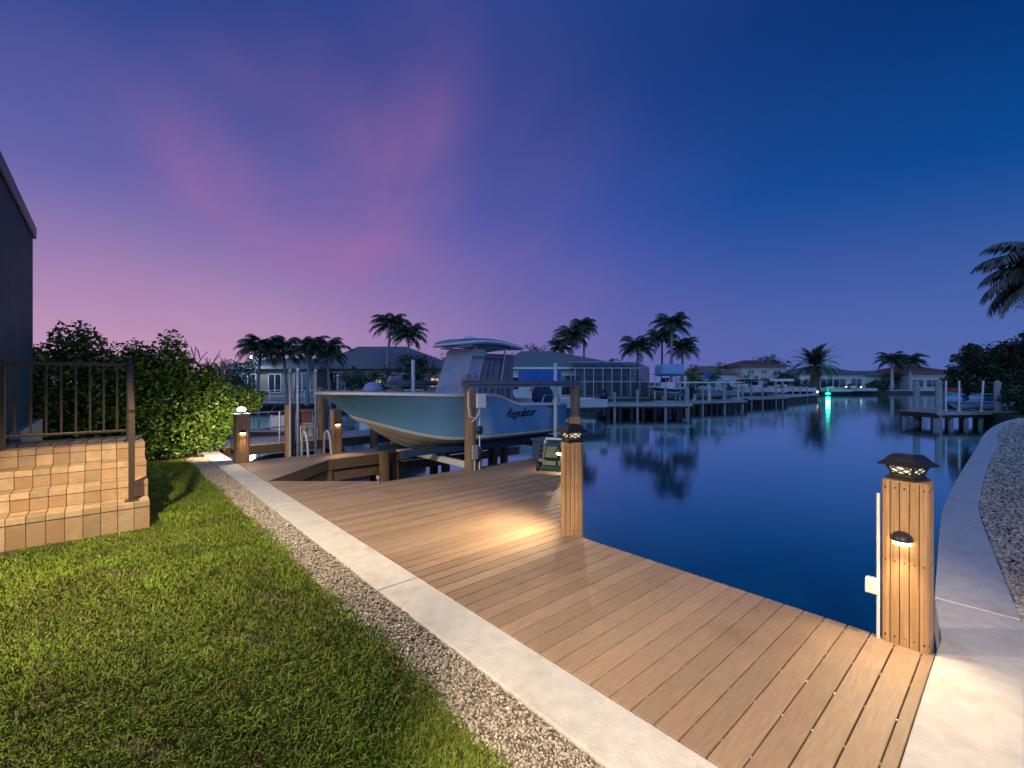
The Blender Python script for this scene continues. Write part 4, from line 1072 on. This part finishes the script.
# pool cage
cg = thing('pool_cage', 'white framed screened pool cage in front of green grey roof', 'pool cage', cw(lat(612,46),46,0), YAW)
wc = (652-578)/FPX*46/2; zt = hz(368,46); zr = hz(362,46)
mb = MB(); 
for k in range(9):
    x = -wc+2*wc*k/8
    mb.bar((x,0,0),(x,0,zt),.09); mb.bar((x,0,zt),(x*.96-.3,3.4,zr+.12),.08)
for z in (0.05,.55*zt,zt): mb.bar((-wc,0,z),(wc,0,z),.09)
mb.bar((-wc-.3,3.4,zr+.12),(wc-.3,3.4,zr+.12),.08); mb.bar((-wc,0,zt),(-wc,3.4,zt),.08); mb.bar((wc,0,zt),(wc,3.4,zt),.08); mb.bar((wc,3.4,0),(wc,3.4,zt),.08)
mb.build('frame', M_rope, cg, local=True)
mb = MB(); mb.add([(-wc,.02,0),(wc,.02,0),(wc,.02,zt),(-wc,.02,zt)],[(0,1,2,3)]); mb.add([(-wc,.02,zt),(wc,.02,zt),(wc*.96-.3,3.4,zr+.10),(-wc*.96-.3,3.4,zr+.10)],[(0,1,2,3)]); mb.build('screen', M_screen, cg, local=True)
house('house', 'small house with tan tiled roof beyond the long dock', 700, 736, 82, 392, 3.0, 4.6, 10, M_stucw, M_tan, ((.3,1.5,1.6,1.3),(.7,1.5,1.6,1.3)), (.3,.7))
house('house', 'two storey cream house with dark red hip roof', 742, 786, 100, 390, 4.9, 6.5, 10, M_stucp, M_red, ((.2,4.0,1.4,1.0),(.5,4.0,1.4,1.0),(.8,4.0,1.4,1.0),(.25,1.5,2.0,1.8),(.65,1.5,2.4,1.8)), (.32,.62), over=.9)
house('house', 'long low house with grey roof and screened porch behind date palm', 800, 866, 94, 391, 3.1, 4.9, 12, M_stucw, M_shin, ((.15,1.6,2.2,2),(.4,1.6,2.6,2),(.6,1.6,2.6,2),(.85,1.6,2.2,2)), (.4,.62))
house('house', 'low house with grey roof between date palm and palm pair', 862, 900, 100, 391, 2.9, 4.1, 10, M_stucw, M_shin, ((.3,1.5,1.6,1.3),(.7,1.5,1.6,1.3)), (.3,.7))
house('house', 'pinkish house with brown hip roof across the water at right', 908, 956, 95, 391, 3.3, 5.1, 12, M_stucp, M_red, ((.2,1.6,2.4,1.6),(.5,1.6,2.4,1.6),(.8,1.6,2.4,1.6)), (.35,.65), over=.8)
house('house', 'grey house half hidden by dark trees left of date palm', 784, 812, 104, 391, 3.1, 4.4, 10, M_stucw, M_shin, ((.5,1.6,2.4,1.6),), (.3,.7))
tm_ = thing('utility_tarp', 'light blue sloped awning in front of the tan roofed house', 'awning', cw(lat(716,78),78,0), YAW)
mb = MB(); mb.add([(-1.6,0,hz(379,78)),(1.4,0,hz(379,78)),(-.2,1.5,hz(372,78)),(-1.6,1.5,hz(372,78))],[(0,1,2,3)]); mb.build('canopy', M_bluecan, tm_, local=True)
mb = MB(); [mb.bar((x,0,0),(x,0,hz(379,78)),.1) for x in (-1.5,1.3)]; mb.build('post', M_white, tm_, local=True)

# ------------------------------------------------------------------ other docks, boats
def dockf(label, X, d, W, dep, zt, npile, yaw=0, piles=(), rail=False, group=None, pilem=None, deckm=None, pr=.75, pk=.85):
    tt = thing('dock', label, 'dock', cw(X,d,0), YAW+yaw, group)
    mb = MB(); k = int(dep/.2)
    for i in range(k): mb.box(-W/2,W/2,i*.2+.004,(i+1)*.2-.004,zt-.05,zt)
    mb.box(-W/2,W/2,-.03,.0,zt-.16,zt+.005); mb.build('decking', deckm or M_gdeck, tt, local=True)
    mb = MB(); mb.box(-W/2,W/2,.02,.10,zt-.32,zt-.053); mb.box(-W/2,W/2,dep-.1,dep-.02,zt-.32,zt-.053); mb.box(-W/2,-W/2+.08,.1,dep-.1,zt-.32,zt-.053); mb.box(W/2-.08,W/2,.1,dep-.1,zt-.32,zt-.053); mb.build('beam', M_joist, tt, local=True)
    for i in range(npile):
        x = -W/2+.15+(W-.3)*i/max(npile-1,1)
        for y_ in (.2,dep-.2):
            mb = MB(); mb.tube([(x,y_,-2.5),(x,y_,zt-.06)],.12,8); mb.build('pile', pilem or M_joist, tt, local=True, smooth=True)
    for x, y_, h in piles:
        mb = MB(); mb.tube([(x,y_,-2.5),(x,y_,h*pk)],.13*pr,8); mb.lathe((x,y_,h*pk),[(.15*pr,0),(.15*pr,.05),(.02,.16*pr)],8); mb.build('tall_pile', pilem or M_gpile, tt, local=True, smooth=True)
    if rail:
        mb = MB(); nr = int(W/1.6)+1
        for i in range(nr+1):
            x = -W/2+W*i/nr; mb.bar((x,.1,zt),(x,.1,zt+1.0),.07)
        for z in (.5,1.0): mb.bar((-W/2,.1,zt+z),(W/2,.1,zt+z),.07)
        mb.build('railing', M_pvc, tt, local=True)
    return tt
dockf('long grey dock with dark piles before the caged house', lat(650,33.5), 33.5, 6.4, 3.4, .05, 8, .05, ((-2.6,.1,1.0),(-.9,.1,1.2),(1.2,.1,1.4),(2.9,.1,1.4)))
dockf('grey dock with a covered rail and close dark piles beyond the lift boat', lat(716,39.5), 39.5, 8.0, 3.4, .0, 12, .45, ((-3.4,.1,1.5),(-1.5,.1,1.5),(1.2,.1,1.5),(3.5,.1,1.5)))
dockf('farther grey dock with pale tall piles below red roofed house', lat(769,47.5), 47.5, 7.4, 3.4, 0, 11, .55, ((-3,.1,1.6),(-1,.1,1.6),(1.5,.1,1.9),(2.8,.1,1.9)))
dockf('small grey dock at the foot of the date palm', lat(801,58), 58, 5.5, 3.4, 0, 8, .6, ((-2,.1,1.3),(0,.1,1.2),(2,.1,1.2)))
pg = thing('dock_pergola', 'white flat roofed frame over the grey dock beyond lift boat', 'pergola', cw(lat(720,40.8),40.8,0), YAW+.45)
mb = MB(); zt = hz(383,41)
for x in (-3.3,-1.4,.5,2.4): mb.bar((x,0,0),(x,0,zt),.13); mb.bar((x,1.5,0),(x,1.5,zt),.13)
mb.build('post', M_pvc, pg, local=True); mb = MB(); mb.box(-3.6,2.7,-.2,1.7,zt,zt+.12); mb.build('roof', M_pvc, pg, local=True)
# right neighbour dock
dr = dockf('weathered dock with white capped piles below trees at right', lat(977,26), 26, 5.2, 2.2, -.02, 6, .12, pr=1.25, pk=1, piles= ((-2.3,.15,1.6),(-1.75,1.9,1.55),(1.55,.15,1.6)), pilem=M_gpile)
def small_boat(name, label, X, d, yaw, L, B, zb, cols, ttop=None, engine=True, group=None, zsheer=None, cabin=None):
    base = cw(X,d,zb); tt = thing(name, label, 'boat', base, YAW+yaw, group)
    H = .85*L/6
    M_ = ROOT[tt.name] @ Matrix.Translation((-L/2,0,0))
    make_hull(tt, L, B, 0, lambda s: H-.25*H*s, lambda s: .32*H+.3*H*max(0,1-s/.4)**1.6, M_, cols, n=14)
    mb = MB(); mb.box(-.5,.4,-B*.4,B*.4,H*.5,H*.5+.75); mb.build('console', M_gel, tt, local=True, bevel=.06)
    mb = MB(); mb.add([(-.6,-B*.38,H*.5+.75),(-.6,B*.38,H*.5+.75),(-.3,B*.36,H*.5+1.15),(-.3,-B*.36,H*.5+1.15)],[(0,1,2,3)]); mb.build('windscreen', M_glass, tt, local=True)
    if ttop:
        mb = MB(); mb.box(-1.1,1.0,-B*.75,B*.75,H*.5+ttop[0],H*.5+ttop[0]+ttop[2]); mb.build('canopy', ttop[1], tt, local=True, bevel=.05)
        mb = MB(); [mb.tube([(x,y_*B*.5,H*.4),(x*1.2,y_*B*.6,H*.5+ttop[0])],.025,6) for x in (-.5,.5) for y_ in (-1,1)]; mb.build('canopy_frame', M_alu, tt, local=True)
    if engine:
        mb = MB(); mb.ball((L/2+.3,0,H*.95),.28,.22,.34,10,8); mb.box(L/2+.2,L/2+.4,-.07,.07,-.25,H*.8); mb.build('outboard', M_black, tt, local=True, smooth=True)
    return tt
pale0 = mat('pale blue gelcoat', (.40,.52,.66), .35, .06)
small_boat('neighbour_boat', 'white boat with blue canvas top behind the stern of blue boat', lat(540,27), 27, .25, 7.6, 1.25, -.15, (M_gel,M_gel,M_gel), (1.35,M_bluecan,.62))
small_boat('neighbour_boat', 'small white boat with dark motor on a lift beside the palms', lat(668,41), 41, -1.25, 5.6, 1.15, .5, (M_navy,M_gel,M_gel), (1.4,M_bluecan,.1))
sl_ = thing('dock_lift', 'pale blue lift canopy frame over small lift boat by the palms', 'boat lift', cw(lat(675,43),43,0), YAW)
mb = MB(); zt = hz(376,43); zt2 = hz(364,43)
mb.prism([(-1.2,0),(1.0,0),(1.0,2.5),(-1.2,2.5)], zt, zt2); mb.build('canopy', mat('pale blue canvas',(.22,.36,.52),.7,.12,2), sl_, local=True, bevel=.25)
mb = MB(); [mb.bar((x,y_,-.6),(x,y_,zt),.12) for x in (-1.15,.95) for y_ in (.05,2.45)]; mb.build('post', M_pvc, sl_, local=True)
small_boat('neighbour_boat', 'white boat with dark canvas moored below the red roofed house', lat(757,61), 61, .3, 8, 1.4, -.1, (M_gel,M_gel,M_gel), (1.3,M_navy,.15))
small_boat('neighbour_boat', 'white cruiser with blue trim below the red roofed house', lat(782,64), 64, .15, 8.5, 1.4, -.1, (M_gel,M_navy,M_gel), (1.2,M_gel,.35))
small_boat('neighbour_boat', 'low white boat moored across the water beside white lights', lat(852,86), 86, .1, 8, 1.4, -.5, (M_gel,M_navy,M_gel), None)
small_boat('neighbour_boat', 'white boat glowing beside the green underwater light', lat(830,84), 84, .1, 7, 1.3, -.5, (M_gel,M_gel,M_gel), None)
small_boat('neighbour_boat', 'pale open boat without a top beside the covered rail dock', lat(706,44), 44, .5, 6.5, 1.2, .1, (pale0,M_gel,M_gel), None)
small_boat('neighbour_boat', 'pale boat with white hard top behind the middle far dock', lat(742,52), 52, .45, 7.5, 1.3, .15, (M_gel,M_gel,M_gel), (1.3,M_gel,.12))
# personal watercraft on the right dock
def jetski(label, X, d, yaw, z, colm):
    tt = thing('jet_ski', label, 'jet ski', cw(X,d,z), YAW+yaw, 'covered jet skis on the right dock')
    M_ = ROOT[tt.name] @ Matrix.Translation((-1.5,0,0))
    make_hull(tt, 3.0, .56, 0, lambda s: .55-.12*s, lambda s: .18+.2*max(0,1-s/.4)**1.6, M_, (colm,M_gel,colm), n=10)
    mb = MB(); mb.ball((.35,0,.62),.75,.24,.2,12,8); mb.build('seat', M_navy, tt, local=True, smooth=True)
    mb = MB(); mb.ball((-.75,0,.62),.6,.36,.24,12,8); mb.tube([(-.45,-.38,.92),(-.35,0,.88),(-.45,.38,.92)],.03,8); mb.build('handlebar_cowl', colm, tt, local=True, smooth=True)
    return tt
pale = mat('pale blue cover', (.34,.46,.60), .6, .1)
jetski('pale blue jet ski at left on the right dock', lat(962,27.3), 27.3, .3, .05, pale)
jetski('pale blue jet ski nearer the white capped pile on right dock', lat(984,27.5), 27.5, .2, .05, pale)
rc = thing('storage_chest', 'red storage chest behind jet skis on right dock', 'chest', cw(lat(952,28.0),28.0,.02), YAW)
mb = MB(); mb.box(-.55,.55,-.1,.35,.0,1.05); mb.build('body', M_teal, rc, local=True, bevel=.02); mb = MB(); mb.box(-.55,.55,-.12,.37,1.055,1.32); mb.build('lid', M_redp, rc, local=True, bevel=.02)
for X_, lb in ((lat(941,26.5),'slim white pole at left on the right dock'),(lat(946,27),'slim white pole next to red chest on right dock'),(lat(985,26),'slanted slim white pole by the capped pile on right dock')):
    o = thing('dock_pole', lb, 'pole', cw(X_,26.2,.02), YAW, 'slim white poles on the right dock')
    mb = MB(); mb.tube([(0,0,0),(.12 if 'slanted' in lb else 0,0,1.75)],.045,8); mb.build('shaft', M_pvc, o, local=True, smooth=True)
    mb = MB(); mb.lathe((0,0,0),[(.11,0),(.11,.03),(.05,.06)],8); mb.build('base', M_pvc, o, local=True)
gh = thing('garden_bench', 'pale bench beside the trees on the right dock', 'bench', cw(lat(998,28),28,0), YAW)
mb = MB(); mb.box(-.7,.7,0,.45,.42,.47); mb.build('seat', M_gpile, gh, local=True); mb = MB(); [mb.bar((-.7,.5,z),(.7,.5,z),.1,.03) for z in (.65,.8,.95)]; mb.build('backrest', M_gpile, gh, local=True)
for x in (-.6,.6): mb = MB(); mb.bar((x,.1,0),(x,.1,.42),.07); mb.bar((x,.45,0),(x,.45,1.0),.07); mb.build('leg', M_gpile, gh, local=True)

# lights over far water
gl = thing('dock_light', 'bright green fishing light glowing at the far waterline', 'light', cw(lat(828,79),79,-.75), YAW)
mb = MB(); mb.ball((0,0,.30),.45,.3,.22,12,8); mb.build('lamp_globe', M_grn, gl, local=True, smooth=True)
mb = MB(); mb.tube([(.3,.5,-1),(.3,.5,1.2)],.07,8); mb.build('post', M_gpile, gl, local=True)
add_light('POINT', cw(lat(828,78),78,.5), 420, (.05,1,.6), size=.3)
for px, lb in ((846,'white dock lamp glowing right of the green light'),(861,'white dock lamp glowing farthest right of the green light')):
    o = thing('dock_light', lb, 'light', cw(lat(px,86.5),86.5,-.05), YAW, 'white lamps across the water')
    mb = MB(); mb.tube([(0,0,0),(0,0,.55)],.06,8); mb.build('post', M_pvc, o, local=True); mb = MB(); mb.ball((0,0,.66),.15,.15,.15,10,8); mb.build('lamp_globe', M_ledw if False else mat('far lamp',(1,1,1),.5,.02,emit=(.8,.9,1),est=2.5), o, local=True, smooth=True)
o = thing('dock_light', 'warm lamp low on dock beside the date palm', 'light', cw(lat(817,66),66,-.05), YAW)
mb = MB(); mb.tube([(0,0,-1),(0,0,.2)],.07,8); mb.build('post', M_gpile, o, local=True); mb = MB(); mb.ball((0,-.1,.25),.15,.15,.15,10,8); mb.build('lamp_globe', mat('warm far lamp',(1,1,1),.5,.02,emit=(1,.75,.5),est=3), o, local=True, smooth=True)

# left neighbour's slip behind the walkway
nd = thing('dock', 'old grey neighbour dock with white rails behind the far walkway', 'dock', (5,15,0))
mb = MB()
for i in range(12): mb.box(2.1,8.6,14.4+i*.15,14.4+i*.15+.14,-.08,-.04)
mb.build('decking', M_gdeck, nd)
mb = MB(); mb.box(2.1,8.6,14.36,14.40,-.32,-.06); mb.box(2.1,8.6,16.2,16.25,-.32,-.06); mb.build('beam', M_joist, nd)
for x, y_, h in ((4.0,14.3,1.05),(4.95,14.5,1.55),(6.6,14.3,.9),(3.0,16,1.0),(5.6,16.1,1.2)):
    mb = MB(); mb.tube([(x,y_,-2.5),(x,y_,h)],.14,10); mb.build('pile', M_pile, nd, smooth=True)
mb = MB()
for x in (2.6,3.8,5.0,6.2,7.4): mb.tube([(x,14.6,-.05),(x,14.6,.85)],.025,6)
for z in (.4,.85): mb.tube([(2.6,14.6,z),(7.4,14.6,z)],.022,6)
mb.build('railing', M_alu, nd, smooth=True)
for x, y_, h, lb in ((3.43,11.6,2.01,'tall white lift pole nearest the swim ladder'),(3.92,14.0,2.04,'tall white lift pole left behind the swim ladder'),(4.04,12.2,2.0,'tall white lift pole right behind the swim ladder'),(4.99,13.2,1.9,'tall white lift pole beyond the step light post')):
    o = thing('lift_pole', lb, 'pole', (x,y_,-.9), 0, 'white lift poles beyond the walkway')
    mb = MB(); mb.tube([(0,0,-1),(0,0,h+.9)],.036,10); mb.build('shaft', mat('grey pole',(.30,.31,.34),.5,.15), o, local=True, smooth=True); mb = MB(); mb.lathe((0,0,h+.9),[(.045,0),(.045,.02),(.02,.05)],10); mb.build('cap', M_pvc, o, local=True)
small_boat('neighbour_boat', 'grey dinghy in the dark slip behind the far walkway', lat(285,17.5), 17.5, .5, 4.2, .8, -.6, (M_rope,M_gpile,M_gpile), None, False)
jc = thing('folded_chair', 'pale folding chair with striped towel on neighbour dock behind ladder', 'chair', (4.55,14.75,-.04))
mb = MB(); mb.box(-.25,.25,0,.05,.05,.9) ; mb.build('backrest', M_canvas, jc, local=True, bevel=.01); mb = MB(); mb.box(-.25,.25,-.45,.0,.40,.45); mb.build('seat', M_canvas, jc, local=True)
for x in (-.24,.24): mb = MB(); mb.tube([(x,-.42,0),(x,-.42,.42)],.015,6); mb.tube([(x,.02,0),(x,.02,.9)],.015,6); mb.build('leg', M_alu, jc, local=True)
mb = MB(); mb.box(-.2,.2,-.03,-.002,.5,.93); mb.build('towel', mat('faded red towel', (.20,.075,.07), .9, .3, 9), jc, local=True, bevel=.01)
dockf('low pale dock along the opposite bank left of the bow', lat(330,40), 40, 16, 2.2, -.05, 9, .1, ((-6,.1,1.2),(-3,.1,1.3),(0,.1,1.2),(3,.1,1.3),(6,.1,1.2)), rail=True)
cv = thing('covered_boat', 'pale covered boat on opposite bank behind the blue bow', 'boat', cw(lat(371,34),34,.0), YAW)
mb = MB(); mb.prism([(-.75,-.5),(.75,-.5),(.9,1.2),(0,2.6),(-.9,1.2)], -.6, .55); mb.build('hull', M_gel, cv, local=True, bevel=.12)
mb = MB(); mb.ball((0,.5,.95),.72,1.2,.75,14,8); mb.build('cover', M_canvas, cv, local=True, smooth=True)

# ------------------------------------------------------------------ lamps
WARM = (1,.74,.46)
add_light('SPOT', (-.70,5.1,3.2), 1100, (1,.80,.50), (.45,4.9,0), .05, 134, .5)     # house floodlight over lawn, steps and slip
add_light('SPOT', (-.72,-1.5,3.2), 1500, (1,.80,.55), (2.55,.7,0), .05, 47, .5)       # second floodlight over the deck corner
# ------------------------------------------------------------------ render settings
scene.view_settings.view_transform = 'Standard'; scene.view_settings.look = 'None'; scene.view_settings.exposure = 0
scene.render.engine = 'CYCLES'
cy = scene.cycles; cy.max_bounces = 6; cy.diffuse_bounces = 3; cy.glossy_bounces = 3; cy.transmission_bounces = 4; cy.transparent_max_bounces = 6
cy.use_denoising = True; cy.sample_clamp_indirect = 4; cy.use_light_tree = True; cy.caustics_reflective = False; cy.caustics_refractive = False
